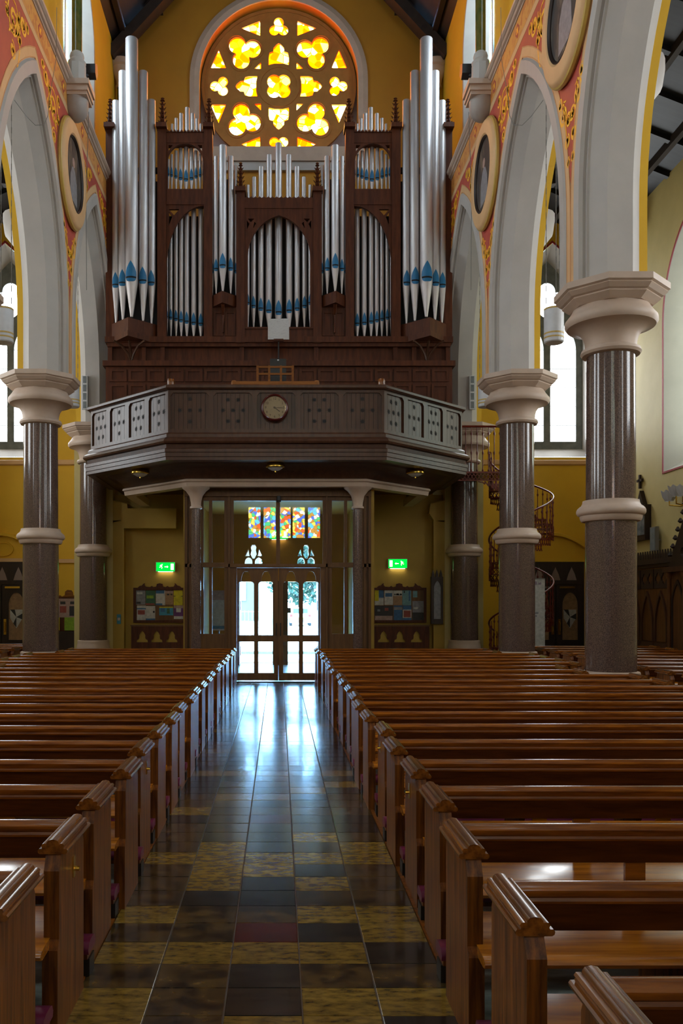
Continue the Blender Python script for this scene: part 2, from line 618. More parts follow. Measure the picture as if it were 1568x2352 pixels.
for s in (-1, 1):
    sd = SIDE[s]
    out = [(-14, 0), (3.47, 0)]
    for m in MIDS:
        out += [arch_pt(m, 0.25, t) for t in TS]
    out += [(28.0, ZCAP), (28.0, 13.9), (-14, 13.9)]
    wall = MB().plate(out, [], 0, s * (BACK - FACE), YZ(s * FACE)).build('wall_' + sd, 'white_plaster', smooth=20)
    struct(wall, f'{sd} nave arcade wall with tall pointed arches and red painted spandrels')
    sec = [(4.87, 0.25), (4.87, 0.20), (4.91, 0.20), (5.12, 0.0), (5.52, 0.0), (5.66, 0.14), (5.70, 0.20), (5.70, 0.25)]
    for m in MIDS:
        b = MB()
        b.rings([[(s * x, *arch_pt(m, d, t)) for x, d in sec] for t in TS])
        b.build('arch_order', 'white_plaster', wall, smooth=25)
        b = MB()
        b.rings([[(s * 5.70, *arch_pt(m, 0.26, t)), (s * 5.70, *arch_pt(m, 0.225, t)), (s * 5.84, *arch_pt(m, 0.225, t)),
                  (s * 5.84, *clampy(arch_pt(m, 0.62, t), m)), (s * 5.78, *clampy(arch_pt(m, 0.62, t), m))] for t in TS])
        b.build('arch_band', 'ochre_wall', wall)
        b = MB()
        b.rings([[(s * (FACE + 0.02), *arch_pt(m, 0.24, t)), (s * (FACE - 0.04), *arch_pt(m, 0.26, t)),
                  (s * (FACE - 0.045), *clampy(arch_pt(m, 0.48, t), m)), (s * (FACE + 0.02), *clampy(arch_pt(m, 0.53, t), m))] for t in TS])
        b.build('arch_moulding', 'white_plaster', wall, smooth=30)
        for d0, d1, w, mt in ((0.53, 0.55, 0.016, 'salmon_line'), (0.55, 0.70, 0.012, 'cream_paint'), (0.70, 0.722, 0.016, 'salmon_line')):
            b = MB()
            b.rings([[(s * (FACE + 0.01), *clampy(arch_pt(m, d0, t), m)), (s * (FACE - w), *clampy(arch_pt(m, d0, t), m)),
                      (s * (FACE - w), *clampy(arch_pt(m, d1, t), m)), (s * (FACE + 0.01), *clampy(arch_pt(m, d1, t), m))] for t in TS])
            b.build('painted_band', mt, wall)
    # red spandrels with gold scrolls
    for ci, cy in enumerate(COLS[1:], 1):
        L = [arch_pt(MIDS[ci - 1], 0.71, t) for t in TS if 0 <= t <= 1]
        L = [(min(p[0], cy), p[1]) for p in L]
        if ci < 4:
            Rr = [arch_pt(MIDS[ci], 0.71, t) for t in TS if -1 <= t <= 0]
            Rr = [(max(p[0], cy), p[1]) for p in Rr]
        else:
            Rr = [(cy + 0.9, ZS + 0.6), (cy + 0.9, 13.0)]
        L = [p for i, p in enumerate(L) if p[0] < cy - 0.03]
        Rr = [p for p in Rr if p[0] > cy + 0.03]
        poly = [L[0]] + L[1:] + [(cy, L[-1][1] - 0.25)] + Rr + [(Rr[-1][0], 13.06), (L[0][0], 13.06)]
        MB().plate(poly, [], 0.0, -s * 0.008, YZ(s * FACE)).build('spandrel_panel', 'red_paint', wall)
        b = MB()
        mp = YZ(s * (FACE - 0.008))
        sides = (-1, 1) if ci < 4 else (-1,)
        for h in sides:
            for (u, v, r_, tn, hd, a0) in ((1.42, 12.50, 0.40, 1.9, 1, 0.3), (2.02, 12.78, 0.20, 1.6, -1, 2.0), (1.38, 11.92, 0.17, 1.5, -1, 1.2),
                                           (1.02, 12.86, 0.13, 1.4, 1, 3.5), (1.78, 12.36, 0.13, 1.4, 1, 0), (0.34, 10.16, 0.21, 1.7, -1, 1),
                                           (0.16, 9.62, 0.12, 1.5, 1, 2), (2.30, 12.90, 0.10, 1.3, 1, 2), (1.05, 12.42, 0.12, 1.4, -1, 0.5), (1.75, 12.68, 0.14, 1.5, 1, 2.6), (0.10, 9.95, 0.13, 1.5, 1, 0), (0.10, 9.25, 0.08, 1.3, -1, 1), (0.52, 10.42, 0.10, 1.3, 1, 1)):
                ribbon(b, spiral(cy + h * u, v, r_, tn, h * hd, a0), 0.038, mp, 0.0, -s * 0.006)
                ribbon(b, spiral(cy + h * u, v, r_ * 0.45, 0.8, -h * hd, a0 + 2), 0.038, mp, 0.0, -s * 0.006)
            ribbon(b, [(cy + h * (1.42 + 0.40 * math.cos(a)), 12.5 + 0.9 * math.sin(a)) for a in [R(-75 + 5 * i) for i in range(24)] if 12.5 + 0.9 * math.sin(a) < 12.95], 0.022, mp, 0, -s * 0.006)
            ribbon(b, [(cy + h * (0.12 + 0.22 * i / 12), 9.3 + 1.1 * i / 12) for i in range(13)], 0.02, mp, 0, -s * 0.006)
            for q in range(5):
                ribbon(b, [(cy + h * (1.15 + 0.13 * q) , 12.12 + 0.06 * q), (cy + h * (1.22 + 0.13 * q), 12.2 + 0.06 * q), (cy + h * (1.2 + 0.13 * q), 12.3 + 0.06 * q)], 0.03, mp, 0, -s * 0.006)
        b.build('painted_scroll', 'gold_paint', wall)
    # frieze, string course, sloping sill
    MB().box(s * FACE, s * (FACE - 0.012), -14, 28, 13.06, 13.20).build('frieze_border', 'cream_paint', wall)
    MB().box(s * FACE, s * (FACE - 0.010), -14, 28, 13.20, 13.66).build('frieze', 'frieze_paint', wall)
    MB().box(s * FACE, s * (FACE - 0.013), -14, 28, 13.20, 13.225).build('frieze_line', 'salmon_line', wall)
    for q in range(12):
        b = MB()
        b.plate(foil(6.2 + q * 1.88, 13.44, 4, 0.075, 0.065, 0, 24), [], 0, -s * 0.004, YZ(s * (FACE - 0.010)))
        b.build('painted_medallion', 'red_paint', wall)
        b = MB()
        b.plate(foil(6.2 + q * 1.88, 13.44, 4, 0.04, 0.035, PI / 4, 20), [], 0, -s * 0.006, YZ(s * (FACE - 0.010)))
        b.build('medallion_flower', 'gold_paint', wall)
    prof = [(x, z - 0.2) for x, z in [(4.80, 13.86), (4.77, 13.87), (4.77, 13.91), (4.73, 13.93), (4.71, 13.97), (4.73, 13.995), (4.70, 14.01), (4.665, 14.05), (4.66, 14.10), (4.68, 14.135), (4.72, 14.14), (4.80, 14.17)]]
    MB().rings([[(s * x, y, z) for x, z in prof] for y in (-14, 28)]).build('string_course', 'cream_stone', wall, smooth=20)
    MB().rings([[(s * x, y, z) for x, z in ((4.78, 13.8), (4.78, 13.97), (5.22, 14.62), (5.22, 13.8))] for y in (-14, 28)]).build('sill_slope', 'white_plaster', wall)
    # clerestory
    holes = [lancet(m, 14.75, 1.75, 17.2, 19.2) for m in CMIDS]
    cl = MB().plate([(-14, 14.0), (28, 14.0), (28, 20.2), (-14, 20.2)], holes, 0, s * 0.75, YZ(s * 5.2)).build('wall_clerestory_' + sd, 'ochre_wall')
    struct(cl, f'{sd} yellow clerestory wall above the arcade')
    for k, m in enumerate(CMIDS):  # first three bays: unseen glowing panes added to light the organ from the front
        lo = lancet(m, 14.75, 1.75, 17.2, 19.2)
        li = lancet(m, 16.3, 1.15, 17.4, 18.9)
        b = MB()
        b.rings([[(s * 5.17, *p) for p in lo], [(s * 5.17, *p) for p in lancet(m, 14.78, 1.62, 17.2, 19.1)], [(s * 5.78, *p) for p in li]], True, False)
        wn = thing(f'window_{k + 1}_{sd}', f'{sd} clerestory window with white splayed reveal, bay {ORD[6 - k]} from the organ', None)
        struct(wn)
        b.build('reveal', 'white_plaster', wn)
        MB().plate(li, [], 0, s * 0.02, YZ(s * 5.80)).build('pane', 'clerestory_glass', wn)
        MB().bar((s * 5.78, m, 16.3), (s * 5.78, m, 18.8), 0.08, 0.08).build('mullion', 'grey_stone', wn)

# corbels with green colonnettes between clerestory windows
for s in (-1, 1):
    for ci, cy in enumerate(COLS[1:4], 1):
        if ci < 3:
            continue
        where = 'beside the organ'
        t = thing('wall_colonnette', f'green marble colonnette on a grey stone corbel, {SIDE[s]} clerestory, {where}', 'colonnette', (s * 4.62, cy, 13.0), 'clerestory colonnettes')
        b = MB()
        b.lathe([(0.02, 12.97), (0.09, 12.99), (0.19, 13.06), (0.255, 13.17), (0.28, 13.30), (0.28, 13.46)], 20, (s * 4.64, cy))
        b.build('corbel', 'corbel_stone', t, smooth=40)
        b = MB()
        for z0, z1, w in ((13.45, 13.53, 0.28), (13.53, 13.60, 0.31), (13.60, 13.66, 0.30), (13.66, 13.78, 0.34)):
            b.box(s * 4.62 - w, s * 4.62 + w, cy - w, cy + w, z0, z1)
        b.build('corbel_slab', 'cream_stone', t)
        b = MB()
        k = 1 / math.cos(PI / 8)
        b.lathe([(0.19 * k, 13.78), (0.19 * k, 14.26)], 8, (s * 4.62, cy), PI / 8)
        b.lathe([(0.195, 14.26), (0.205, 14.32), (0.17, 14.36), (0.15, 14.40), (0.165, 14.46), (0.15, 14.52), (0.11, 14.56)], 20, (s * 4.62, cy))
        b.build('base', 'white_plaster', t, smooth=40)
        MB().lathe([(0.115, 14.5), (0.115, 18.6)], 20, (s * 4.62, cy)).build('shaft', 'green_marble', t, smooth=40)
        MB().lathe([(0.12, 18.6), (0.14, 18.65), (0.13, 18.72), (0.17, 18.9), (0.26, 19.05), (0.28, 19.15)], 20, (s * 4.62, cy)).build('capital', 'cream_stone', t, smooth=40)
        if ci == 3:
            f = thing('floodlight', f'small black floodlight beside the {SIDE[s]} green colonnette', 'floodlight', (s * 4.38, cy + 0.45, 14.2))
            b = MB()
            x = s * 4.38
            b.plate([(0, 14.2), (0.20, 14.42), (0.10, 14.62), (-0.14, 14.5), (-0.12, 14.3)], [], -0.11, 0.11, lambda u, v, w, x=x, s=s: (x + w, cy + 0.45 + u, v))
            b.build('housing', 'black_metal', f)
            MB().bar((s * 4.60, cy + 0.20, 14.10), (x, cy + 0.45, 14.36), 0.03, 0.05).build('bracket', 'black_metal', f)

# roundels (painted portraits in cream frames)
for s in (-1, 1):
    for ci in (2, 3):
        if s < 0 and ci == 2:
            continue
        cy, cz = COLS[ci], 11.76
        where = {(-1, 3): 'on the left arcade by the organ', (1, 3): 'on the right arcade by the organ', (1, 2): 'above the nearest right pillar'}[(s, ci)]
        t = thing('roundel', f'round dark portrait in a cream and gilt frame {where}', 'roundel', (s * FACE, cy, cz), 'portrait roundels')
        mp = YZ(s * FACE)
        el = lambda r, n=56: [(cy + r * 0.96 * math.cos(2 * PI * i / n), cz + r * math.sin(2 * PI * i / n)) for i in range(n)]
        b = MB()
        prof = [(1.17, 0.0), (1.17, 0.11), (1.14, 0.15), (1.09, 0.17), (0.86, 0.17), (0.82, 0.14), (0.80, 0.08), (0.80, 0.0)]
        b.rings([[(s * (FACE - w), *p) for p in el(r)] for r, w in prof], True, False)
        b.build('frame', 'cream_paint', t, smooth=35)
        b = MB()
        b.rings([[(s * (FACE - w), *p) for p in el(r)] for r, w in ((1.18, 0.03), (1.21, 0.05), (1.20, 0.10), (1.17, 0.115))], True, False)
        b.build('gilt_edge', 'gold_print', t, smooth=35)
        b = MB()
        b.rings([[(s * (FACE - w), *p) for p in el(r)] for r, w in ((0.83, 0.14), (0.81, 0.16), (0.78, 0.12), (0.78, 0.03))], True, False)
        b.build('inner_bead', 'dark_wood', t, smooth=35)
        MB().plate(el(0.80), [], -s * 0.02, -s * 0.10, mp).build('portrait', 'portrait', t)
        fg = [(-0.34, -0.62), (-0.30, -0.1), (-0.14, 0.12), (-0.05, 0.16), (0.05, 0.16), (0.14, 0.12), (0.30, -0.1), (0.34, -0.62)]
        MB().plate([(cy + u, cz + v) for u, v in fg], [], -s * 0.10, -s * 0.104, mp).build('painted_robe', 'print_grey', t)
        MB().plate(foil(cy, cz + 0.27, 1, 0, 0.11, 0, 20), [], -s * 0.10, -s * 0.106, mp).build('painted_face', 'print_pinkish', t)

# ------------------------------------------------------------------ west wall with rose
RZ, RY = 18.76, 28.0
hole_arch = [(-2.55, 16.5), (2.55, 16.5)] + circle(0, RZ, 2.55, 40, 0, PI)
doorhole = [(-1.12, 0.0), (1.12, 0.0), (1.12, 2.85)] + circle(0, 2.85, 1.12, 12, 0.2, PI - 0.2) + [(-1.12, 2.85)]
doorhole = [(-1.32, 0.01), (1.32, 0.01), (1.32, 2.62), (-1.32, 2.62)]
OV = []
for xc in (-0.81, 0.88):
    OV.append([(xc - 0.03, 3.36), (xc + 0.03, 3.36), (xc + 0.10, 3.50), (xc + 0.07, 3.62), (xc + 0.09, 3.72), (xc + 0.05, 3.80), (xc - 0.05, 3.80), (xc - 0.09, 3.72), (xc - 0.07, 3.62), (xc - 0.10, 3.50)])
    for h in (-1, 1):
        q = [(xc + h * 0.13, 3.44), (xc + h * 0.27, 3.44), (xc + h * 0.17, 3.68)]
        OV.append(q)
        OV.append(lancet(xc + h * 0.16, 3.08, 0.12, 3.25, 3.40, 5))
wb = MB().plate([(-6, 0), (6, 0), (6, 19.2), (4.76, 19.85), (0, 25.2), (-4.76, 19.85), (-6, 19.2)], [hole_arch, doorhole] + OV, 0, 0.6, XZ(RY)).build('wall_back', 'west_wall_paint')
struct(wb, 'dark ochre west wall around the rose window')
b = MB()
path_i = [(-2.55, 16.3)] + [(-2.55, RZ)] + circle(0, RZ, 2.55, 40, PI, 0)[1:] + [(2.55, 16.3)]
path_o = [(-2.86, 16.3)] + [(-2.86, RZ)] + circle(0, RZ, 2.86, 40, PI, 0)[1:] + [(2.86, 16.3)]
path_m = [((a[0] + c[0]) / 2, (a[1] + c[1]) / 2) for a, c in zip(path_i, path_o)]
b.rings([[(a[0], RY + 0.02, a[1]), (a[0], RY - 0.05, a[1]), (m[0], RY - 0.10, m[1]), (c[0], RY - 0.06, c[1]), (c[0], RY + 0.02, c[1])]
         for a, m, c in zip(path_i, path_m, path_o)])
b.build('window_surround', 'cream_stone', wb, smooth=30)
MB().box(-2.86, 2.86, 27.78, 28.05, 16.05, 16.5).build('window_sill', 'cream_stone', wb)
MB().box(-2.4, 2.4, 27.86, 28.05, 15.78, 16.05).build('sill_band', 'white_plaster', wb)
b = MB()
b.plate([(-2.56, 16.48), (2.56, 16.48)] + circle(0, RZ, 2.56, 40, 0, PI), [circle(0, RZ, 2.46, 64)], 0.50, 0.60, XZ(RY))
b.build('recess_back', 'recess_plaster', wb)

rose = thing('window_rose', 'round amber stained glass rose window with quatrefoil tracery', None, (0, 28.4, RZ - 2.46))
struct(rose)
K = 0.0142
sh = []
sh.append(foil(0, 0, 4, 15.5, 15.5, PI / 4))
for q in range(4):
    a = PI / 4 + q * PI / 2
    sh.append(foil(115 * math.cos(a), 115 * math.sin(a) * 0.985, 3, 21.5, 17.5, a + PI))
    sh[-1] = foil(114 * math.cos(a), 112 * math.sin(a), 3, 20.5, 19.0, a)
    ax = q * PI / 2
    kite = [(-23, 49), (-23, 68), (-21, 77), (-12.5, 80), (-12, 88), (-5, 96), (0, 99), (5, 96), (12, 88), (12.5, 80), (21, 77), (23, 68), (23, 49), (10, 52), (-10, 52)]
    rot = lambda p, t: (p[0] * math.cos(t) - p[1] * math.sin(t), p[0] * math.sin(t) + p[1] * math.cos(t))
    sh.append([rot(p, ax) for p in kite])
    sh.append(foil(134 * math.cos(ax), 134 * math.sin(ax), 3, 12.0, 11.2, ax))
for sx in (-1, 1):
    for sy in (-1, 1):
        for tri in ([(43, 150), (86, 133), (43, 116)], [(138, 84), (156, 42), (121, 42)], [(41, 55), (56, 40.5), (41, 40)]):
            sh.append([(sx * p[0], sy * p[1]) for p in tri])
sh = [[(p[0] * K, RZ + p[1] * K) for p in l] for l in sh]
MB().plate(circle(0, RZ, 2.50, 72), sh, 0.36, 0.52, XZ(RY)).build('tracery', 'rose_stone_glow', rose)
b = MB()
for r0, r1 in ((0.60, 0.68), (2.42, 2.52)):
    b.rings([[(x, RY + w, z) for x, z in circle(0, RZ, r, 48)] for r, w in ((r0, 0.37), (r0, 0.33), (r1, 0.33), (r1, 0.37))], True, False)
b.build('tracery_ring', 'rose_stone_glow', rose)
for q in range(4):
    a = PI / 4 + q * PI / 2
    b = MB()
    cx, cz = 114 * math.cos(a) * K, RZ + 112 * math.sin(a) * K
    b.rings([[(x, RY + w, z) for x, z in foil(cx, cz, 3, 22 * K, r * K, a)] for r, w in ((20.5, 0.37), (20.5, 0.33), (25, 0.33), (25, 0.37))], True, False)
    b.build('trefoil_moulding', 'rose_stone_glow', rose)
for l in sh:
    cx = sum(p[0] for p in l) / len(l)
    cz = sum(p[1] for p in l) / len(l)
    MB().plate([(cx + (p[0] - cx) * 1.03, cz + (p[1] - cz) * 1.03) for p in l], [], 0.44, 0.455, XZ(RY)).build('pane', 'rose_glass', rose)

# wall posts under the roof at the west end
for s in (-1, 1):
    t = thing('wall_post', f'dark roof wall post on a white capital, {SIDE[s]} of the rose window', 'post', (s * 4.95, 27.5, 14.6))
    x = s * 4.95
    MB().box(x - 0.27, x + 0.27, 27.3, 27.9, 19.0, 24.0 if False else 20.6).build('post', 'roof_wood', t)
    MB().lathe([(0.17, 18.2), (0.20, 18.25), (0.18, 18.32), (0.22, 18.5), (0.33, 18.66), (0.34, 18.78), (0.40, 18.82), (0.40, 19.0)], 20, (x, 27.55)).build('capital', 'cream_stone', t, smooth=40)
    MB().lathe([(0.15, 14.6), (0.15, 18.22)], 20, (x, 27.55)).build('shaft', 'green_marble', t, smooth=40)

# ------------------------------------------------------------------ roofs
b = MB()
b.rings([[(-5.6, y, 19.05), (0, y, 25.15), (5.6, y, 19.05), (5.6, y, 19.35), (0, y, 25.5), (-5.6, y, 19.35)] for y in (-14.6, 28.6)])
ceil = b.build('ceiling', 'roof_wood')
struct(ceil, 'steep dark boarded nave roof')
for y in (27.2, 21.5, 15.9, 10.2):
    for s in (-1, 1):
        MB().bar((s * 5.25, y, 19.0), (0, y, 24.75), 0.3, 0.45, (0, 1, 0)).build('rafter', 'roof_wood', ceil)
        MB().bar((s * 4.95, y, 20.0), (0, y, 24.2), 0.10, 0.12, (0, 1, 0)).build('brace', 'roof_wood', ceil)
for s in (-1, 1):
    for q in range(5):
        f = 0.12 + q * 0.19
        MB().box(s * 5.5 * (1 - f) - 0.08, s * 5.5 * (1 - f) + 0.08, -14, 28, 19.05 + 6.1 * f - 0.12, 19.05 + 6.1 * f + 0.06).build('purlin', 'roof_wood', ceil)
for s in (-1, 1):
    c = MB()
    c.rings([[(s * 5.6, y, 15.57), (s * 11.6, y, 13.22), (s * 11.6, y, 13.45), (s * 5.6, y, 15.82)] for y in (-14.6, 28.6)])
    c = c.build('ceiling_aisle_' + SIDE[s], 'aisle_roof_wood')
    struct(c, f'dark boarded lean-to roof of the {SIDE[s]} side aisle')
    zz = lambda x: 15.45 - (x - 5.9) * 2.07 / 5.3
    for q in range(4):
        x = 6.3 + q * 1.25
        MB().box(s * x - 0.07, s * x + 0.07, 8, 28, zz(x) - 0.2, zz(x) + 0.02).build('purlin', 'roof_wood', c)
    y = 11.0
    while y < 28:
        MB().bar((s * 6.0, y, zz(6.0) - 0.06), (s * 10.6, y, zz(10.6) - 0.06), 0.12, 0.14, (0, 1, 0)).build('rafter', 'aisle_roof_wood', c)
        y += 1.41
    for cy in COLS[1:]:
        b = MB()
        outl = [(5.82, 10.5)] + [(5.82 + 2.3 * (1 - math.cos(a)), 10.5 + (zz(8.3) - 10.8) * math.sin(a)) for a in [R(9 * i) for i in range(11)]]
        outl += [(8.12, zz(8.12) - 0.05), (5.82, zz(5.82) - 0.05)]
        b.plate(outl, [], -0.14, 0.14, lambda u, v, w, s=s, cy=cy: (s * u, cy + w, v))
        b.build('arch_brace', 'roof_wood', c)
        b = MB()
        b.lathe([(0.04, 10.0), (0.20, 10.08), (0.42, 10.35), (0.46, 10.62), (0.46, 10.8)], 16, (s * 5.84, cy))
        b.build('corbel', 'white_plaster', c, smooth=40)
        b = MB()
        b.lathe([(0.04, 12.4), (0.2, 12.48), (0.38, 12.7), (0.42, 12.95), (0.42, 13.1)], 16, (s * 10.56, cy))
        b.build('corbel', 'white_plaster', c, smooth=40)

# ------------------------------------------------------------------ aisle end walls, side walls, east wall


def tracery_window(name, label, s, m, cx, parent=None):
    """two lancets under a quatrefoil; m(u, v, w)"""
    w = thing(name, label, None)
    struct(w)
    return w


AX = 8.79
for s in (-1, 1):
    sd = SIDE[s]
    op = lancet(s * AX, 6.62, 1.36, 10.6, 13.5)
    dh = [(s * 9.62, 0.01), (s * 7.8, 0.01), (s * 7.8, 3.1), (s * 9.62, 3.1)]
    dh = lancet(s * 8.9, 0.01, 1.15, 3.25, 3.95)
    wl = MB().plate([(s * 6.0, 0), (s * 10.7, 0), (s * 10.7, 15.6), (s * 6.0, 15.6)], [op], 0, 0.75, XZ(28.0)).build('wall_aisle_end_' + sd, 'ochre_wall')
    struct(wl, f'yellow end wall of the {sd} side aisle')
    # splayed reveal
    li = lancet(s * AX, 7.0, 1.14, 10.5, 13.1)
    wn = thing('window_aisle_end_' + sd, f'tall two-light pointed window with quatrefoil in the {sd} aisle end wall', None)
    struct(wn)
    b = MB()
    b.rings([[(x, 27.985, z) for x, z in lancet(s * AX, 6.62, 1.35, 10.6, 13.49)], [(x, 28.6, z) for x, z in li]], True, False)
    b.build('reveal', 'white_plaster', wn)
    b = MB()
    la = lancet(s * AX, 6.62, 1.36, 10.6, 13.5)[2:]
    lb = lancet(s * AX, 6.62, 1.42, 10.6, 13.58)[2:]
    b.rings([[(p[0], 27.99, p[1]), (p[0], 27.975, p[1]), (q[0], 27.975, q[1]), (q[0], 27.99, q[1])] for p, q in zip(la, lb)])
    b.build('red_outline', 'red_line', wn)
    lights = [lancet(s * AX - 0.53, 7.22, 0.42, 10.2, 11.05), lancet(s * AX + 0.53, 7.22, 0.42, 10.2, 11.05),
              foil(s * AX, 11.85, 4, 0.30, 0.27, 0, 48), foil(s * AX - 0.80, 11.12, 1, 0, 0.1, 0, 12), foil(s * AX + 0.80, 11.12, 1, 0, 0.1, 0, 12)]
    MB().plate(lancet(s * AX, 6.95, 1.16, 10.5, 13.13), lights, 0.55, 0.70, XZ(28.0)).build('tracery', 'grey_stone', wn)
    for l in lights:
        cx = sum(p[0] for p in l) / len(l)
        cz = sum(p[1] for p in l) / len(l)
        MB().plate([(cx + (p[0] - cx) * 1.03, cz + (p[1] - cz) * 1.01) for p in l], [], 0.64, 0.655, XZ(28.0)).build('pane', 'window_glass', wn)
    for off in (-0.53, 0.53):
        for q in range(5):
            z = 7.75 + q * 0.62
            MB().box(s * AX + off - 0.43, s * AX + off + 0.43, 28.60, 28.62, z, z + 0.018).build('saddle_bar', 'grey_stone', wn)
    MB().rings([[(s * 6.05, 28.0, 6.35), (s * 6.05, 27.92, 6.38), (s * 6.05, 27.90, 6.50), (s * 6.05, 28.0, 6.54)], [(s * 10.6, 28.0, 6.35), (s * 10.6, 27.92, 6.38), (s * 10.6, 27.90, 6.50), (s * 10.6, 28.0, 6.54)]]).build('string_course', 'cream_paint', wl)
    # side wall
    holes = [lancet(m, 5.55, 1.2, 9.6, 11.9) for m in CMIDS]
    ws = MB().plate([(-14.6, 0), (28.7, 0), (28.7, 13.7), (-14.6, 13.7)], holes, 0, s * 0.95, YZ(s * 10.6)).build('wall_aisle_' + sd, 'pale_yellow')
    struct(ws, f'pale outer wall of the {sd} side aisle with pointed windows')
    for k, m in enumerate(CMIDS):  # first three bays: unseen glowing panes added to brighten the aisle end walls
        wn = thing(f'window_aisle_{k + 1}_{sd}', f'pointed window in the {sd} aisle outer wall, {ORD[6 - k]} from the far end', None)
        struct(wn)
        li = lancet(m, 6.1, 0.95, 9.5, 11.6)
        b = MB()
        b.rings([[(s * 10.585, *p) for p in lancet(m, 5.55, 1.19, 9.6, 11.88)], [(s * 11.5, *p) for p in li]], True, False)
        b.build('reveal', 'white_plaster', wn)
        b = MB()
        la = lancet(m, 5.55, 1.2, 9.6, 11.9)
        lb = lancet(m, 5.5, 1.26, 9.6, 11.98)
        b.rings([[(s * 10.59, *p), (s * 10.57, *p), (s * 10.57, *q), (s * 10.59, *q)] for p, q in zip(la + la[:1], lb + lb[:1])])
        b.build('red_outline', 'red_line', wn)
        MB().plate(li, [], 0, s * 0.02, YZ(s * 11.5)).build('pane', 'aisle_glass' if s > 0 and k == 6 else 'window_glass', wn)
        MB().bar((s * 11.45, m, 6.1), (s * 11.45, m, 11.5), 0.1, 0.1, (0, 1, 0)).build('mullion', 'grey_stone', wn)
    rs = MB().box(s * 4.95, s * 6.1, 25.98, 28.0, 0, ZCAP).build('wall_respond_' + sd, 'pale_yellow')
    struct(rs, f'yellow wall pier behind the farthest {sd} pillar')

lan = []
for x in (-1.58, -0.60, 0.38, 1.30, 2.30):
    lan.append([(x - 0.39, 6.1), (x + 0.39, 6.1), (x + 0.39, 8.1), (x - 0.39, 8.1)])
big = [lancet(x, 9.6, 0.6, 15.6 - abs(x) * 0.35, 17.0 - abs(x) * 0.35) for x in (-3.2, -1.85, 1.0, 2.35, 3.7)]
we = MB()
we.plate([(-11.6, 0), (11.6, 0), (11.6, 14), (5.6, 19.2), (0, 25.3), (-5.6, 19.2), (-11.6, 14)], lan + big, -0.5, 0, XZ(-14.0))
we = we.build('wall_front', 'cream_paint')
struct(we, 'east wall behind the camera with stained glass lancets')
for q, l in enumerate(lan + big):
    wn = MB().plate(l, [], -0.25, -0.22, XZ(-14.0)).build(f'window_east_{q + 1}', 'apse_glass' if q < 5 else 'east_glass')
    struct(wn, 'window in the east wall')

# ------------------------------------------------------------------ columns
KO = 1 / math.cos(PI / 8)


def make_column(label):
    t = thing('granite_pillar', label, 'pillar', (0, 0, 0), 'nave pillars')
    MB().lathe([(0.52, 0), (0.52, 0.30), (0.49, 0.36), (0.48, 0.62), (0.465, 0.72), (0.45, 0.78), (0.46, 0.81), (0.45, 0.84), (0.40, 0.855)], 32).build('base', 'cream_stone', t, smooth=40)
    MB().lathe([(0.405, 0.85), (0.40, 3.35)], 40).build('lower_shaft', 'granite', t, smooth=40)
    MB().lathe([(0.40, 3.29), (0.455, 3.30), (0.475, 3.325), (0.485, 3.36), (0.487, 3.39), (0.50, 3.395), (0.525, 3.41), (0.54, 3.44), (0.54, 3.475), (0.525, 3.51), (0.495, 3.54), (0.465, 3.56), (0.445, 3.60), (0.44, 3.64), (0.38, 3.645)], 40).build('shaft_ring', 'cream_stone', t, smooth=40)
    MB().lathe([(0.39, 3.6), (0.382, 6.06)], 40).build('upper_shaft', 'granite', t, smooth=40)
    b = MB()
    b.lathe([(0.38, 6.0), (0.45, 6.02), (0.475, 6.06), (0.46, 6.11), (0.40, 6.14), (0.405, 6.22), (0.43, 6.32), (0.49, 6.41), (0.60, 6.46), (0.69, 6.48),
             (0.725, 6.53), (0.72, 6.60), (0.69, 6.635), (0.68, 6.65), (0.64, 6.70), (0.605, 6.76), (0.60, 6.80)], 44)
    b.build('capital', 'cream_stone', t, smooth=40)
    b = MB()
    b.lathe([(0.60 * KO, 6.77), (0.64 * KO, 6.80), (0.71 * KO, 6.86), (0.70 * KO, 6.885), (0.74 * KO, 6.90), (0.80 * KO, 6.96), (0.79 * KO, 6.98), (0.83 * KO, 7.0), (0.83 * KO, 7.10)], 8, (0, 0), PI / 8)
    b.build('abacus', 'cream_stone', t)
    return t


proto = None
for s in (-1, 1):
    for ci in (1, 2, 3, 4):
        where = {1: 'beside the camera, out of view', 2: 'nearest in view' if s > 0 else 'just out of view', 3: 'second from the organ loft', 4: 'beside the organ loft'}[ci]
        lab = f'polished brown granite pillar with cream ringed capital, {SIDE[s]} row, {where}'
        if proto is None:
            o = proto = make_column(lab)
        else:
            o = copy_tree(proto)
        o['label'] = lab
        o.location = (s * 5.45, COLS[ci], 0)

# ------------------------------------------------------------------ pews


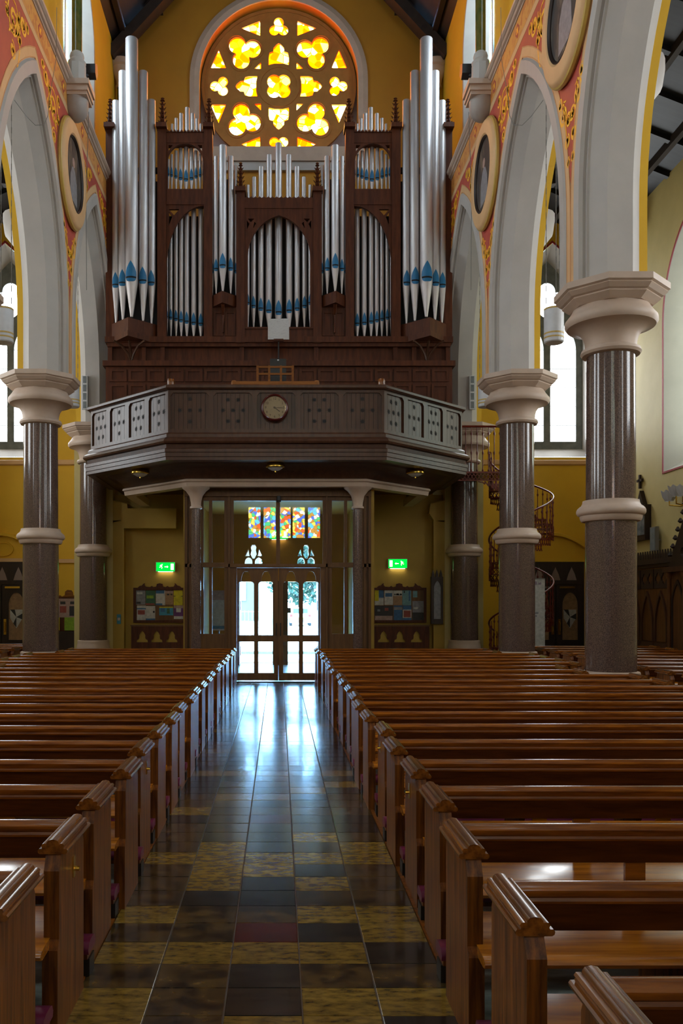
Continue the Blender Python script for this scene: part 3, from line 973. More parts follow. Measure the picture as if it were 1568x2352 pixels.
def make_pew(L, label):
    t = thing('church_pew', label, 'pew', (0, 0, 0), 'pews')
    prof = [(0.0, 0.0), (0.0, 0.78), (-0.035, 0.845), (-0.455, 0.845), (-0.495, 0.77), (-0.495, 0.46), (-0.525, 0.42), (-0.525, 0.0)]
    cs = [(-0.024, 0.842), (-0.032, 0.848), (-0.034, 0.858), (-0.028, 0.866), (-0.016, 0.866), (-0.014, 0.872), (-0.018, 0.880), (-0.012, 0.889), (0.0, 0.890),
          (0.006, 0.888), (0.008, 0.896), (0.016, 0.905), (0.035, 0.909), (0.054, 0.905), (0.062, 0.896), (0.064, 0.888), (0.070, 0.890), (0.082, 0.889),
          (0.088, 0.880), (0.084, 0.872), (0.086, 0.866), (0.098, 0.866), (0.104, 0.858), (0.102, 0.848), (0.094, 0.842)]
    e0 = MB().plate(prof, [], 0, 0.07, lambda u, v, w: (w, u, v)).build('bench_end', 'pew_end_wood', t)
    c0 = MB().rings([[(x, y, z) for x, z in cs] for y in (0.012, -0.475)])
    c0 = c0.build('end_cap', 'pew_cap_wood', e0, smooth=28)
    b0 = MB().box(0.0, 0.07, -0.50, -0.02, 0.80, 0.83)
    e1 = bpy.data.objects.new('bench_end', e0.data)
    COL.objects.link(e1)
    e1.parent = t
    e1.location = (L - 0.07, 0, 0)
    c1 = bpy.data.objects.new('end_cap', c0.data)
    COL.objects.link(c1)
    c1.parent = e1
    x0, x1 = 0.07, L - 0.07
    seat = [(-0.10, 0.44), (-0.10, 0.475), (-0.60, 0.468), (-0.645, 0.460), (-0.662, 0.445), (-0.655, 0.428), (-0.63, 0.42)]
    MB().rings([[(x, y, z) for y, z in seat] for x in (x0 - 0.03, x1 + 0.03)]).build('seat', 'seat_wood', t, smooth=40)
    MB().rings([[(x, y, z) for y, z in ((-0.035, 0.695), (-0.045, 0.70), (-0.05, 0.80), (-0.05, 0.84), (-0.025, 0.84), (-0.01, 0.70))] for x in (x0, x1)]).build('back_board', 'pew_board_shade', t)
    tr = [(0.012, 0.835), (0.014, 0.862), (0.0, 0.882), (-0.025, 0.890), (-0.055, 0.884), (-0.075, 0.866), (-0.074, 0.846), (-0.058, 0.832), (-0.064, 0.82), (-0.058, 0.808), (-0.03, 0.81)]
    MB().rings([[(x, y, z) for y, z in tr] for x in (x0, x1)]).build('top_rail', 'pew_wood', t, smooth=50)
    n = max(2, int(round(L / 0.85)))
    for i in range(1, n):
        x = x0 + (x1 - x0) * i / n
        MB().box(x - 0.05, x + 0.05, -0.033, -0.008, 0.30, 0.71).build('back_post', 'pew_wood', t)
        MB().plate([(-0.12, 0.0), (-0.12, 0.44), (-0.58, 0.43), (-0.45, 0.2), (-0.40, 0)], [], -0.02, 0.02, lambda u, v, w, x=x: (x + w, u, v)).build('seat_bracket', 'pew_end_wood', t)
    k = MB().box(x0 - 0.06, x1 + 0.06, 0.13, 0.27, 0.11, 0.14).build('kneeler', 'pew_end_wood', t)
    cu = [(0.12, 0.14), (0.112, 0.165), (0.13, 0.195), (0.17, 0.205), (0.23, 0.205), (0.27, 0.195), (0.288, 0.165), (0.28, 0.14)]
    MB().rings([[(x, y, z) for y, z in cu] for x in (x0 - 0.07, x1 + 0.07)]).build('cushion', 'purple_vinyl', k, smooth=50)
    for x in (x0 - 0.04, (x0 + x1) / 2, x1 + 0.04):
        MB().box(x - 0.03, x + 0.03, 0.14, 0.26, 0.0, 0.11).build('kneeler_foot', 'dark_block', k)
    return t


def latch(pew, x, sgn):
    t = MB()
    t.box(x, x + sgn * 0.006, -0.24, -0.20, 0.66, 0.76)
    t.lathe([(0.012, 0), (0.012, 0.03)], 10)
    n = len(t.v)
    t.v[n - 20:] = [(x + sgn * p[2], -0.22 + p[0], 0.70 + p[1]) for p in t.v[n - 20:]]
    ox, oy, oz = pew.location
    o = bpy.data.objects.new('latch', t.mesh('latch', 'brass'))
    COL.objects.link(o)
    o.parent = pew
    return o


def pew_row(L, x0, ys, text, group, wob=None, short=0.0):
    """short: signed length trimmed (at the pillar end) where a pillar stands in the row"""
    protos = {}
    rr = random.Random(int(abs(x0) * 100))
    for i, y in enumerate(ys):
        lab = text % ORD[i]
        cut = abs(short) if short and min(min(abs(y + q - c) for c in COLS) for q in (-0.66, -0.4, 0.0, 0.28)) < 0.52 else 0.0
        if cut not in protos:
            o = protos[cut] = make_pew(L - cut, lab)
        else:
            o = copy_tree(protos[cut])
        o['label'] = lab
        o['group'] = group
        o.location = (x0 + (cut if short < 0 else 0) + (wob[i % len(wob)] if wob else 0), y + rr.uniform(-0.008, 0.008), 0)
        yield o


YL = [3.62 + 0.835 * i for i in range(21)]
YR = [2.60 + 0.885 * i for i in range(21)]
left_pews = list(pew_row(4.34, -5.35, YL, 'dark varnished pew left of the central aisle, %s row from the camera', 'pews left of the aisle', [0.0, 0.012, -0.01, 0.02, -0.015], -0.5))
right_pews = list(pew_row(4.48, 0.87, YR, 'dark varnished pew right of the central aisle, %s row from the camera', 'pews right of the aisle', [0.03, -0.02, -0.03, 0.01, 0.02, 0.0], 0.5))
list(pew_row(3.1, 6.1, [12.2 + 0.93 * i for i in range(11)], 'pew in the right side aisle beyond the pillars, %s row from the camera', 'pews in the right side aisle'))
list(pew_row(3.9, -10.05, [17.9 + 0.93 * i for i in range(6)], 'pew in the left side aisle beyond the pillars, %s row from the camera', 'pews in the left side aisle'))
for i in (1, 4):
    latch(left_pews[i], 4.34, 1)
for i in (4, 6):
    latch(right_pews[i], 0.0, -1)

# ------------------------------------------------------------------ organ loft (gallery)
CX = -0.06
PATH = [(CX - 4.75, 25.2), (CX - 4.75, 22.3), (CX - 2.48, 20.0), (CX + 2.48, 20.0), (CX + 4.75, 22.3), (CX + 4.75, 25.2)]
# right-hand side of this direction of travel is outwards (towards the camera)
loft = thing('organ_loft', 'dark wooden organ gallery with star-pierced plank front above the entrance', 'gallery', (CX, 20.0, 4.7))


def off(o):
    p = [(x, y) for x, y in PATH]
    return offset_path(p, o)


test = offset_path(PATH, 0.1)
SGN = 1 if test[2][1] < 20.0 else -1


def sw(name, prof, mt, smooth=None):
    b = MB()
    sweep_path(b, PATH, [(SGN * o, z) for o, z in prof])
    return b.build(name, mt, loft, smooth)


sw('handrail', [(-0.10, 6.86), (-0.10, 6.93), (-0.06, 6.96), (0.05, 6.96), (0.09, 6.93), (0.09, 6.88), (0.05, 6.85)], 'loft_wood')
sw('cornice', [(-0.08, 5.86), (0.03, 5.86), (0.07, 5.82), (0.07, 5.75), (0.10, 5.74), (0.17, 5.69), (0.19, 5.64), (0.17, 5.60), (0.09, 5.58),
               (0.08, 5.50), (0.14, 5.47), (0.14, 5.40), (0.12, 5.39), (0.12, 5.30), (0.10, 5.29), (0.10, 5.22), (-0.12, 5.20), (-0.12, 5.4)], 'loft_wood')
sw('cove', [(-0.30, 5.22), (-0.55, 5.16), (-0.74, 5.04), (-0.80, 4.92), (-1.0, 4.92), (-1.0, 5.22)], 'loft_wood', 40)
sw('beam', [(-0.80, 4.92), (-0.76, 4.90), (-0.75, 4.86), (-0.79, 4.83), (-0.81, 4.73), (-1.08, 4.73), (-1.08, 4.92)], 'cream_stone', 40)
pl = offset_path(PATH, -SGN * 0.06)
MB().plate(pl + [(CX + 4.69, 26.3), (CX - 4.69, 26.3)], [], 0, 0.12, XY(5.72)).build('floor_boards', 'loft_wood', loft)
MB().plate(offset_path(PATH, -SGN * 0.1) + [(CX + 4.65, 26.3), (CX - 4.65, 26.3)], [], 0, 0.03, XY(5.21)).build('soffit', 'loft_wood', loft)


def star(cx, cy, r, n=8):
    return [(cx + (r if i % 2 == 0 else r * 0.45) * math.cos(PI / 2 + PI * i / n), cy + (r if i % 2 == 0 else r * 0.45) * math.sin(PI / 2 + PI * i / n)) for i in range(2 * n)]


def gallery_side(a, b, npan, nplank, pats):
    a, b = Vector(a), Vector(b)
    d = b - a
    L = d.length
    d.normalize()
    nrm = Vector((d[1], -d[0])) * SGN            # outwards
    mp = lambda u, v, w: (a[0] + d[0] * u + nrm[0] * w, a[1] + d[1] * u + nrm[1] * w, v)
    pw = L / npan
    z0, z1 = 5.95, 6.78
    holes = []
    for i in range(npan):
        u0, u1 = i * pw + 0.055, (i + 1) * pw - 0.055
        holes.append([(u0, z0), (u1, z0), (u1, z1 - 0.07), (u1 - 0.06, z1), (u0 + 0.06, z1), (u0, z1 - 0.07)])
    MB().plate([(0, 5.84), (L, 5.84), (L, 6.87), (0, 6.87)], holes, -0.07, 0.0, mp).build('panel_frame', 'loft_wood', loft)
    for i in range(npan):
        u0, u1 = i * pw + 0.04, (i + 1) * pw - 0.04
        w = (u1 - u0) / nplank
        for k in range(nplank):
            MB().plate([(u0 + k * w + 0.004, z0 - 0.02), (u0 + (k + 1) * w - 0.004, z0 - 0.02), (u0 + (k + 1) * w - 0.004, z1 + 0.02), (u0 + k * w + 0.004, z1 + 0.02)], [], -0.055, -0.038, mp).build('plank', 'loft_wood', loft)
        MB().plate([(u0, z0 - 0.01), (u1, z0 - 0.01), (u1, z1 + 0.01), (u0, z1 + 0.01)], [], -0.066, -0.057, mp).build('backing', 'dark_wood', loft)
        uc, zc = (u0 + u1) / 2, (z0 + z1) / 2 + 0.02
        sx = pw * 0.235
        pts = [(0, 0.26), (-sx, 0), (0, 0), (sx, 0), (0, -0.26)] if pats[i] == 5 else [(-sx / 2, 0.24), (sx / 2, 0.24), (-sx, 0), (0, 0), (sx, 0), (-sx / 2, -0.25), (sx / 2, -0.25)]
        for (u, v) in pts:
            MB().plate(star(uc + u, zc + v, 0.065), [], -0.04, -0.034, mp).build('star_shade', 'organ_void', loft)  # solid near-black stars, the shade of pierced holes put into their colour


gallery_side(PATH[2], PATH[3], 5, 9, [5, 7, 5, 7, 5])
gallery_side(PATH[1], PATH[2], 4, 5, [7, 5, 7, 5])
gallery_side(PATH[3], PATH[4], 4, 5, [7, 5, 7, 5])
gallery_side(PATH[0], PATH[1], 4, 5, [5, 7, 5, 7])
gallery_side(PATH[4], PATH[5], 4, 5, [5, 7, 5, 7])
for x in (CX - 2.42, CX + 2.42):
    MB().lathe([(0.075, 6.95), (0.08, 6.98), (0.08, 7.06), (0.07, 7.10), (0.03, 7.11)], 14, (x, 20.02)).build('rail_knob', 'pew_wood', loft, smooth=40)
for q, x in enumerate((-1.99, 1.90)):
    t = thing('gallery_post', f'slim dark post with white bracket capital, {"left" if q == 0 else "right"} of the entrance doors', 'post', (x, 20.95, 0), 'gallery posts')
    MB().lathe([(0.17, 0), (0.17, 0.2), (0.13, 0.26), (0.118, 0.3)], 20, (x, 20.95)).build('base', 'dark_wood', t, smooth=40)
    MB().lathe([(0.118, 0.28), (0.112, 4.22)], 24, (x, 20.95)).build('shaft', 'granite', t, smooth=40)
    b = MB()
    b.lathe([(0.115, 4.20), (0.15, 4.22), (0.145, 4.26), (0.12, 4.28), (0.125, 4.36), (0.16, 4.52), (0.25, 4.64), (0.33, 4.70), (0.34, 4.728)], 24, (x, 20.95))
    b.build('capital', 'cream_stone', t, smooth=40)

# brass lamps under the gallery
for nm, px, py, Y in (('left', 322, 1087, 21.3), ('centre', 632, 1073, 20.32), ('right', 953, 1088, 21.3)):
    x, z = W(px, py, Y)
    z = 5.13
    t = thing('ceiling_lamp', f'brass rimmed glass dish lamp under the organ gallery, {nm} one', 'lamp', (x, Y, 5.05), 'gallery lamps')
    MB().lathe([(0.14, 5.21), (0.20, 5.205), (0.225, 5.17), (0.225, 5.115), (0.20, 5.10), (0.17, 5.105)], 24, (x, Y)).build('rim', 'brass', t, smooth=40)
    MB().lathe([(0.02, 5.03), (0.09, 5.045), (0.15, 5.08), (0.185, 5.11)], 24, (x, Y)).build('dish', 'white_enamel', t, smooth=40)
    MB().lathe([(0.0, 4.99), (0.02, 5.0), (0.02, 5.03)], 10, (x, Y)).build('finial', 'brass', t, smooth=40)

# clock
cx, cz = W(630.5, 935.5, 19.86)
t = thing('wall_clock', 'round clock with dark red rim and cream dial on the gallery front', 'clock', (cx, 19.9, cz - 0.31))
rg = lambda r, w: [(cx + r * math.cos(a), 19.9 + w, cz + r * math.sin(a)) for a in [2 * PI * i / 48 for i in range(48)]]
b = MB()
b.rings([rg(r, w) for r, w in ((0.31, 0.10), (0.315, 0.0), (0.305, -0.04), (0.285, -0.055), (0.262, -0.04), (0.255, 0.0), (0.255, 0.05))], True, False)
b.build('rim', 'clock_rim', t, smooth=40)
MB().plate(circle(cx, cz, 0.262, 48), [], 0.0, 0.04, XZ(19.9)).build('dial', 'clock_face', t)
for h in range(1, 13):
    a = PI / 2 - 2 * PI * h / 12
    text_part('numeral', str(h), 0.075, 'black_metal', t, cx + 0.205 * math.cos(a), 19.897, cz + 0.205 * math.sin(a))
for L_, a, w in ((0.15, R(-37), 0.016), (0.19, R(-2), 0.012)):
    MB().bar((cx - 0.03 * math.cos(a), 19.892, cz - 0.03 * math.sin(a)), (cx + L_ * math.cos(a), 19.892, cz + L_ * math.sin(a)), w, 0.004, (0, 1, 0)).build('hand', 'black_metal', t)
MB().plate(circle(cx, cz, 0.022, 16), [], -0.014, 0.0, XZ(19.9)).build('hub', 'black_metal', t)
MB().plate(circle(cx, cz, 0.258, 40), [], -0.030, -0.028, XZ(19.9)).build('glass', 'clock_glass', t)

# things standing in the gallery
t = thing('organist_bench', 'orange-brown wooden bench rail along the top of the gallery front', 'bench', (0, 20.35, 5.84))
x0, x1 = W(537, 0, 20.3)[0], W(727, 0, 20.3)[0]
MB().box(x0, x1, 20.22, 20.40, 6.98, 7.10).build('rail', 'light_wood', t)
for x in (x0, x1):
    MB().lathe([(0.06, 6.97), (0.065, 7.0), (0.065, 7.10), (0.05, 7.13), (0.02, 7.14)], 12, (x, 20.3)).build('knob', 'light_wood', t, smooth=40)
    MB().box(x - 0.04, x + 0.04, 20.26, 20.36, 5.84, 6.98).build('leg', 'light_wood', t)
t = thing('chair_back', 'light brown wooden lattice chair back behind the gallery clock', 'chair', (0, 20.9, 5.84))
k = 20.9 / 2000
for px in (591, 618, 645, 672):
    x, z = W(px, 840, 20.9)
    MB().box(x - 0.026, x + 0.026, 20.88, 20.92, 5.84 if px in (591, 672) else 6.9, z).build('upright', 'light_wood', t)
for py in (843, 859):
    z = W(0, py, 20.9)[1]
    MB().box(W(589, 0, 20.9)[0], W(675, 0, 20.9)[0], 20.875, 20.915, z - 0.025, z + 0.02).build('slat', 'light_wood', t)
MB().box(W(589, 0, 20.9)[0], W(675, 0, 20.9)[0], 20.6, 21.0, 6.38, 6.42).build('seat', 'light_wood', t)
x0, z1 = W(620, 825, 21.6)
x1, z0 = W(657, 880, 21.6)
t = thing('monitor', 'small black screen standing behind the gallery clock', 'monitor', ((x0 + x1) / 2, 21.6, 5.84))
MB().box(x0, x1, 21.56, 21.64, z0 - 0.1, z1).build('screen', 'black_metal', t)
MB().box((x0 + x1) / 2 - 0.05, (x0 + x1) / 2 + 0.05, 21.58, 21.62, 5.84, z0 - 0.1).build('stand', 'black_metal', t)
MB().box((x0 + x1) / 2 - 0.02, (x0 + x1) / 2 + 0.02, 21.55, 21.56, z1 - 0.05, z1 - 0.02).build('indicator', 'white_enamel', t)
x0, z1 = W(615, 732, 23.3)
x1, z0 = W(664, 780, 23.3)
t = thing('music_stand', 'sheet of paper on a music stand in front of the centre organ pipes', 'music stand', ((x0 + x1) / 2, 23.3, 5.84))
MB().plate([(x0, z0), (x1, z0), (x1 - 0.01, z1), (x0, z1 - 0.01)], [], 0, 0.012, XZ(23.28)).build('sheet', 'paper', t)
MB().box((x0 + x1) / 2 - 0.13, (x0 + x1) / 2 + 0.13, 23.22, 23.30, z0 - 0.05, z0).build('ledge', 'case_wood', t)
MB().tube([((x0 + x1) / 2, 23.31, 5.84), ((x0 + x1) / 2, 23.31, z0)], 0.02).build('stem', 'black_metal', t)

# ------------------------------------------------------------------ pipe organ
OY = 24.2
organ = thing('pipe_organ', 'large pipe organ with silver pipes and carved dark wood case', 'organ', (0, OY, 5.84))
KP = OY / F_PX
mxp = lambda px: 1281 - px


def ob(name, x0, x1, y0, y1, d0, d1, mt='case_wood'):
    a, zb = W(x0, y1, OY)
    c, zt = W(x1, y0, OY)
    return MB().box(min(a, c), max(a, c), OY + d0, OY + d1, zb, zt).build(name, mt, organ)


def P(px, py):
    return W(px, py, OY)


def pipe(px, top, tip, mouth, hw, fwd=0.0):
    x, zt = P(px, top)
    zb = P(px, tip)[1]
    zm = P(px, mouth)[1] if mouth else zb
    r = hw * KP
    y = OY + 0.12 - fwd
    mh = (20 + 2.4 * hw) * KP if mouth else 0
    if mouth:
        zj = zm - mh * 0.22
        prof = [(r * 0.22, zb), (r * 0.98, zj - 0.02), (r, zj), (r, zt - 0.01), (r * 0.96, zt)]
    else:
        prof = [(r, zb), (r, zt - 0.01), (r * 0.96, zt)]
    p = MB().lathe(prof, 18, (x, y)).build('pipe', 'pipe_metal', organ, smooth=45)
    if mouth:
        b = MB()
        rows = [(-0.40, 0.30), (-0.36, 0.62), (-0.26, 0.86), (-0.1, 0.98), (0.1, 1.0), (0.3, 0.95), (0.55, 0.70), (0.8, 0.34), (1.0, 0.02)]
        rs = []
        for v, w in rows:
            aw = 0.92 * w
            rr = r * 1.03 + 0.004
            rs.append([(x + rr * math.sin(a), y - rr * math.cos(a), zm + v * mh * 0.62) for a in [aw * q / 4 for q in range(-4, 5)]])
        b.rings(rs, False)
        b.build('mouth', 'mouth_blue', p)
        b = MB()
        rs = []
        for v in (-0.16, -0.04):
            rr = r * 1.03 + 0.008
            rs.append([(x + rr * math.sin(a), y - rr * math.cos(a), zm + v * mh * 0.62) for a in [0.86 * q / 4 for q in range(-4, 5)]])
        b.rings(rs, False)
        b.build('lip_slit', 'organ_void', p)
    return p


def finial(px, ytop, ybot, hw):
    x, zt = P(px, ytop)
    zb = P(px, ybot)[1]
    w = hw * KP
    h = zt - zb
    y = OY + 0.02
    b = MB()
    b.lathe([(w * 0.95, zb), (w * 0.9, zb + 0.05 * h), (w * 0.62, zb + 0.08 * h), (w * 0.22, zb + 0.86 * h)], 4, (x, y), PI / 4)
    b.lathe([(0.02 * w, zb + 0.84 * h), (w * 0.42, zb + 0.88 * h), (w * 0.2, zb + 0.93 * h), (w * 0.35, zb + 0.96 * h), (0.01, zt)], 8, (x, y))
    for q in range(5):
        zq = zb + h * (0.12 + 0.15 * q)
        rq = w * (0.62 - 0.09 * q)
        for a in range(4):
            an = a * PI / 2
            dx, dy = math.cos(an), math.sin(an)
            c = Vector((x + dx * rq * 0.8, y + dy * rq * 0.8, zq))
            t = Vector((x + dx * (rq * 0.8 + w * 0.42), y + dy * (rq * 0.8 + w * 0.42), zq + 0.05 * h))
            sdv = Vector((-dy, dx, 0)) * w * 0.30
            up = Vector((0, 0, 0.065 * h))
            b.add([c - sdv, c + sdv, c + up, c - up * 0.6, t + up * 0.7], [(0, 1, 4), (0, 4, 2), (1, 2, 4), (0, 3, 1), (0, 2, 3), (1, 3, 2)])
    return b.build('finial', 'case_wood', organ)


def cresting(x0, x1, y, h, n):
    b = MB()
    for i in range(n):
        u = x0 + (x1 - x0) * (i + 0.5) / n
        w = (x1 - x0) / n * 0.42
        a, z = P(u - w, y)
        c, _ = P(u + w, y)
        zt = P(u, y - h)[1]
        b.plate([(a, z), (c, z), (c, z + (zt - z) * 0.3), ((a + c) / 2 + 0.012, z + (zt - z) * 0.5), ((a + c) / 2, zt), ((a + c) / 2 - 0.012, z + (zt - z) * 0.5), (a, z + (zt - z) * 0.3)], [], -0.08, -0.04, XZ(OY))
    return b.build('cresting', 'case_wood', organ)


def px_poly(pts, f):
    return [P(f(p[0]), p[1]) for p in pts]


for side, f in ((-1, lambda p: p), (1, mxp)):
    # outer tower
    for (px, top, mo, tip, hw, fw) in ((267, 235, 655, 745, 9, 0.15), (285, 175, 655, 742, 10, 0.30), (307, 108, 648, 737, 14.2, 0.45), (331, 175, 650, 742, 10.5, 0.30), (348.5, 233, 650, 745, 9, 0.15)):
        pipe(f(px), top, tip, mo, hw, fw)
    # V shaped platform
    b = MB()
    pl = [(252, 0.05), (303, -0.62), (360, 0.05)]
    for y0, y1, g_ in ((745, 776, 0.0), (776, 788, 0.08)):
        pts = [(P(f(p), 0)[0] + 0, OY + d - g_ * (1 if d < 0 else 0)) for p, d in pl]
        z0, z1 = P(0, y1)[1], P(0, y0)[1]
        b.rings([[(x, y, z) for x, y in pts] for z in (z0, z1)])
    b.build('tower_platform', 'case_wood', organ)
    b = MB()
    xc = P(f(302), 0)[0]
    for dx in (-0.42, 0.0, 0.42):
        b.tube([(xc, OY - 0.05, P(0, 832)[1]), (xc + dx * 0.2, OY - 0.12, P(0, 815)[1]), (xc + dx * 0.55, OY - 0.28, P(0, 800)[1]), (xc + dx, OY - 0.40, P(0, 792)[1])], [0.03, 0.035, 0.035, 0.03], 6)
    b.build('tower_bracket', 'loft_wood', organ, smooth=50)
    # posts
    ob('post', f(243), f(262), 292, 790, -0.02, 0.2)
    ob('post', f(362), f(382), 292, 790, -0.08, 0.2)
    ob('post', f(469), f(488), 292, 790, -0.08, 0.2)
    ob('post', f(543), f(562), 440, 790, -0.12, 0.2)
    for px, y0, hw in ((253, 292, 12), (372, 292, 12), (479, 292, 12), (552.5, 438, 12)):
        ob('post_cap', f(px - hw), f(px + hw), y0 - 3, y0 + 7, -0.2, 0.26)
    finial(f(253), 226, 290, 13)
    finial(f(373), 223, 289, 13)
    finial(f(480), 225, 289, 13)
    finial(f(552.5), 372, 436, 12)
    # upper case: top row of small pipes
    ups = [(386, 296, 3), (393.5, 279, 3.3), (403, 266, 4.0), (414.5, 255, 4.8), (428.5, 241.5, 5.2), (441, 255, 4.8), (451, 267, 3.8), (460, 279, 3.3), (467, 296, 3)]
    for px, top, hw in ups:
        pipe(f(px), top, 308, None, hw, -0.02)
    ob('upper_rail', f(382), f(469), 305, 330, -0.05, 0.25)
    cresting(f(382), f(469), 306, 7, 11) if side < 0 else cresting(f(469), f(382), 306, 7, 11)
    # upper opening
    arc = [(466, 437), (466, 372)] + [(425.5 + u, 372 - v) for u, v in lancet(0, 0, 40.5, 0, 41)[3:-1]] + [(385, 372), (385, 437)]
    tri = [[(387, 335), (397, 335), (387, 349)], [(464, 335), (454, 335), (464, 349)]]
    MB().plate(px_poly([(382, 328), (469, 328), (469, 440), (382, 440)], f), [px_poly(arc, f)] + [px_poly(t_, f) for t_ in tri], -0.04, 0.04, XZ(OY)).build('arched_panel', 'case_wood', organ)
    for px, top, mo, hw in ((384.5, 362, 391, 3), (392, 351, 393, 3.6), (402, 343, 396, 4.4), (413, 337, 400, 5), (425.5, 333, 403, 5.6), (438, 337, 400, 5), (448.5, 343, 396, 4.4), (458, 351, 393, 3.6), (466, 362, 391, 3)):
        pipe(f(px), top - 5, 437, mo, hw, -0.10)
    ob('middle_rail', f(382), f(469), 436, 472, -0.06, 0.2)
    # lower half arch
    half = [(374 + 9, 773)] + [(383, 640)] + [(383 + (468 - 383) * (i / 12), 600 - 127 * math.sqrt(max(0, 1 - (1 - i / 12) ** 2))) for i in range(0, 13)] + [(468, 773)]
    hl = [(383, 773), (383, 610)] + [(468 - 85 * math.cos(R(7.5 * i)), 610 - 136 * math.sin(R(7.5 * i))) for i in range(1, 13)] + [(468, 773)]
    tri = [[(388, 482), (412, 482), (400, 496)], [(388, 487), (396, 499), (388, 520)]]
    MB().plate(px_poly([(378, 470), (470, 470), (470, 778), (378, 778)], f), [px_poly(hl, f)] + [px_poly(t_, f) for t_ in tri], -0.04, 0.04, XZ(OY)).build('arched_panel', 'case_wood', organ)
    for px, top, mo, hw in ((380.5, 562, 720, 3.4), (390, 528, 722, 4.2), (402, 510, 725, 4.7), (414, 497, 728, 5), (427, 487, 731, 5.4), (443, 479, 734, 5.9), (459.5, 473, 736, 6)):
        pipe(f(px), top - 22, 774, mo, hw, -0.12)
    # inner tower
    for px, top, mo, hw, fw in ((487.5, 378, 620, 4, 0.05), (496.5, 362, 618, 5.4, 0.16), (512.5, 343, 615, 8.4, 0.30), (530, 361.5, 617, 6.4, 0.16), (541, 378, 620, 4, 0.05)):
        pipe(f(px), top, 676, mo, hw, fw)
    b = MB()
    pts = [(P(f(p), 0)[0], OY + d) for p, d in ((484, 0.05), (512.5, -0.42), (546, 0.05))]
    b.rings([[(x, y, P(0, q)[1]) for x, y in pts] for q in (706, 680)])
    b.build('tower_platform', 'case_wood', organ)
    ob('lower_panel', f(488), f(543), 705, 780, 0.0, 0.12)
    for a_, c_ in ((491, 512), (517, 541)):
        b = MB()
        o_ = px_poly([(a_, 716), (c_, 716), (c_, 772), (a_, 772)], f)
        i_ = px_poly([(a_ + 4, 720), (c_ - 4, 720), (c_ - 4, 768), (a_ + 4, 768)], f)
        b.plate(o_, [i_], -0.03, 0.0, XZ(OY))
        b.build('panel_moulding', 'case_wood', organ)
    MB().tube([(P(f(513), 0)[0], OY - 0.04, P(0, 765)[1]), (P(f(513), 0)[0], OY - 0.06, P(0, 725)[1]), (P(f(513), 0)[0], OY - 0.3, P(0, 706)[1])], [0.03, 0.04, 0.05], 6).build('tower_bracket', 'case_wood', organ, smooth=50)
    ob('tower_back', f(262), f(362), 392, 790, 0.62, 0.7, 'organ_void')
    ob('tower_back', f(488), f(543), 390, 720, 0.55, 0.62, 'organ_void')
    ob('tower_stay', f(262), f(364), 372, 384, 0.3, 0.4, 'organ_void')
# centre case
cs_ = [(569, 420, 3.9), (583, 402, 5.2), (599, 378, 6), (618, 351, 6.6), (639.5, 324, 7.8)]
for px, top, hw in cs_ + [(mxp(p), t_, h) for p, t_, h in cs_[:-1]]:
    pipe(px, top, 462, None, hw, -0.02)
ob('upper_rail', 562, 719, 458, 482, -0.10, 0.25)
cresting(562, 719, 459, 7, 16)
arc = [(712, 753), (712, 590)] + [(640.5 + u, 590 - v) for u, v in lancet(0, 0, 71.5, 0, 93)[3:-1]] + [(569, 590), (569, 753)]
tri = [[(569, 505), (584, 505), (576, 513)], [(567, 509), (573, 517), (567, 530)], [(584, 512), (588, 516), (581, 528)]]
tri += [[(mxp(p[0]), p[1]) for p in t_] for t_ in tri]
MB().plate(px_poly([(562, 480), (719, 480), (719, 757), (562, 757)], lambda p: p), [px_poly(arc, lambda p: p)] + [px_poly(t_, lambda p: p) for t_ in tri], -0.08, 0.02, XZ(OY)).build('arched_panel', 'case_wood', organ)
cp = [(568, 553, 688, 5), (581.5, 530, 695, 5.6), (598.5, 515, 701, 6.4), (617, 504.5, 706, 7.4), (637.5 + 2, 499, 710, 8.4)]
for px, top, mo, hw in cp + [(mxp(p), t_, m_, h) for p, t_, m_, h in cp[:-1]]:
    pipe(px, top - 14, 754, mo, hw, -0.12)
ob('lower_panel', 562, 719, 754, 785, -0.04, 0.1)
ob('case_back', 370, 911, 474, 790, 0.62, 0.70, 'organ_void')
# base mouldings and panelled wall under the case
ob('base_moulding', 243, 1038, 776, 789, -0.14, 0.3)
ob('base_moulding', 247, 1034, 788, 797, -0.06, 0.3)
ob('recess_board', 247, 1034, 795, 838, 0.12, 0.2)
for px in (252, 330, 373, 555, 726, 908, 951, 1029):
    ob('recess_stile', px - 5, px + 5, 795, 836, 0.02, 0.14)
ob('panel_cornice', 240, 1041, 834, 846, -0.28, 0.2)
ob('lower_wall', 245, 1036, 845, 1010, -0.14, 0.1)
n = 18
for r_, (y0, y1) in enumerate(((852, 880), (886, 930))):
    for i in range(n):
        x0 = 252 + (1030 - 252) * i / n
        x1 = 252 + (1030 - 252) * (i + 1) / n
        o_ = [P(x0 + 2, y1), P(x1 - 2, y1), P(x1 - 2, y0), P(x0 + 2, y0)]
        i_ = [P(x0 + 8, y1 - 5), P(x1 - 8, y1 - 5), P(x1 - 8, y0 + 5), P(x0 + 8, y0 + 5)]
        MB().plate(o_, [i_], -0.18, -0.14, XZ(OY)).build('panel_moulding', 'case_wood', organ)

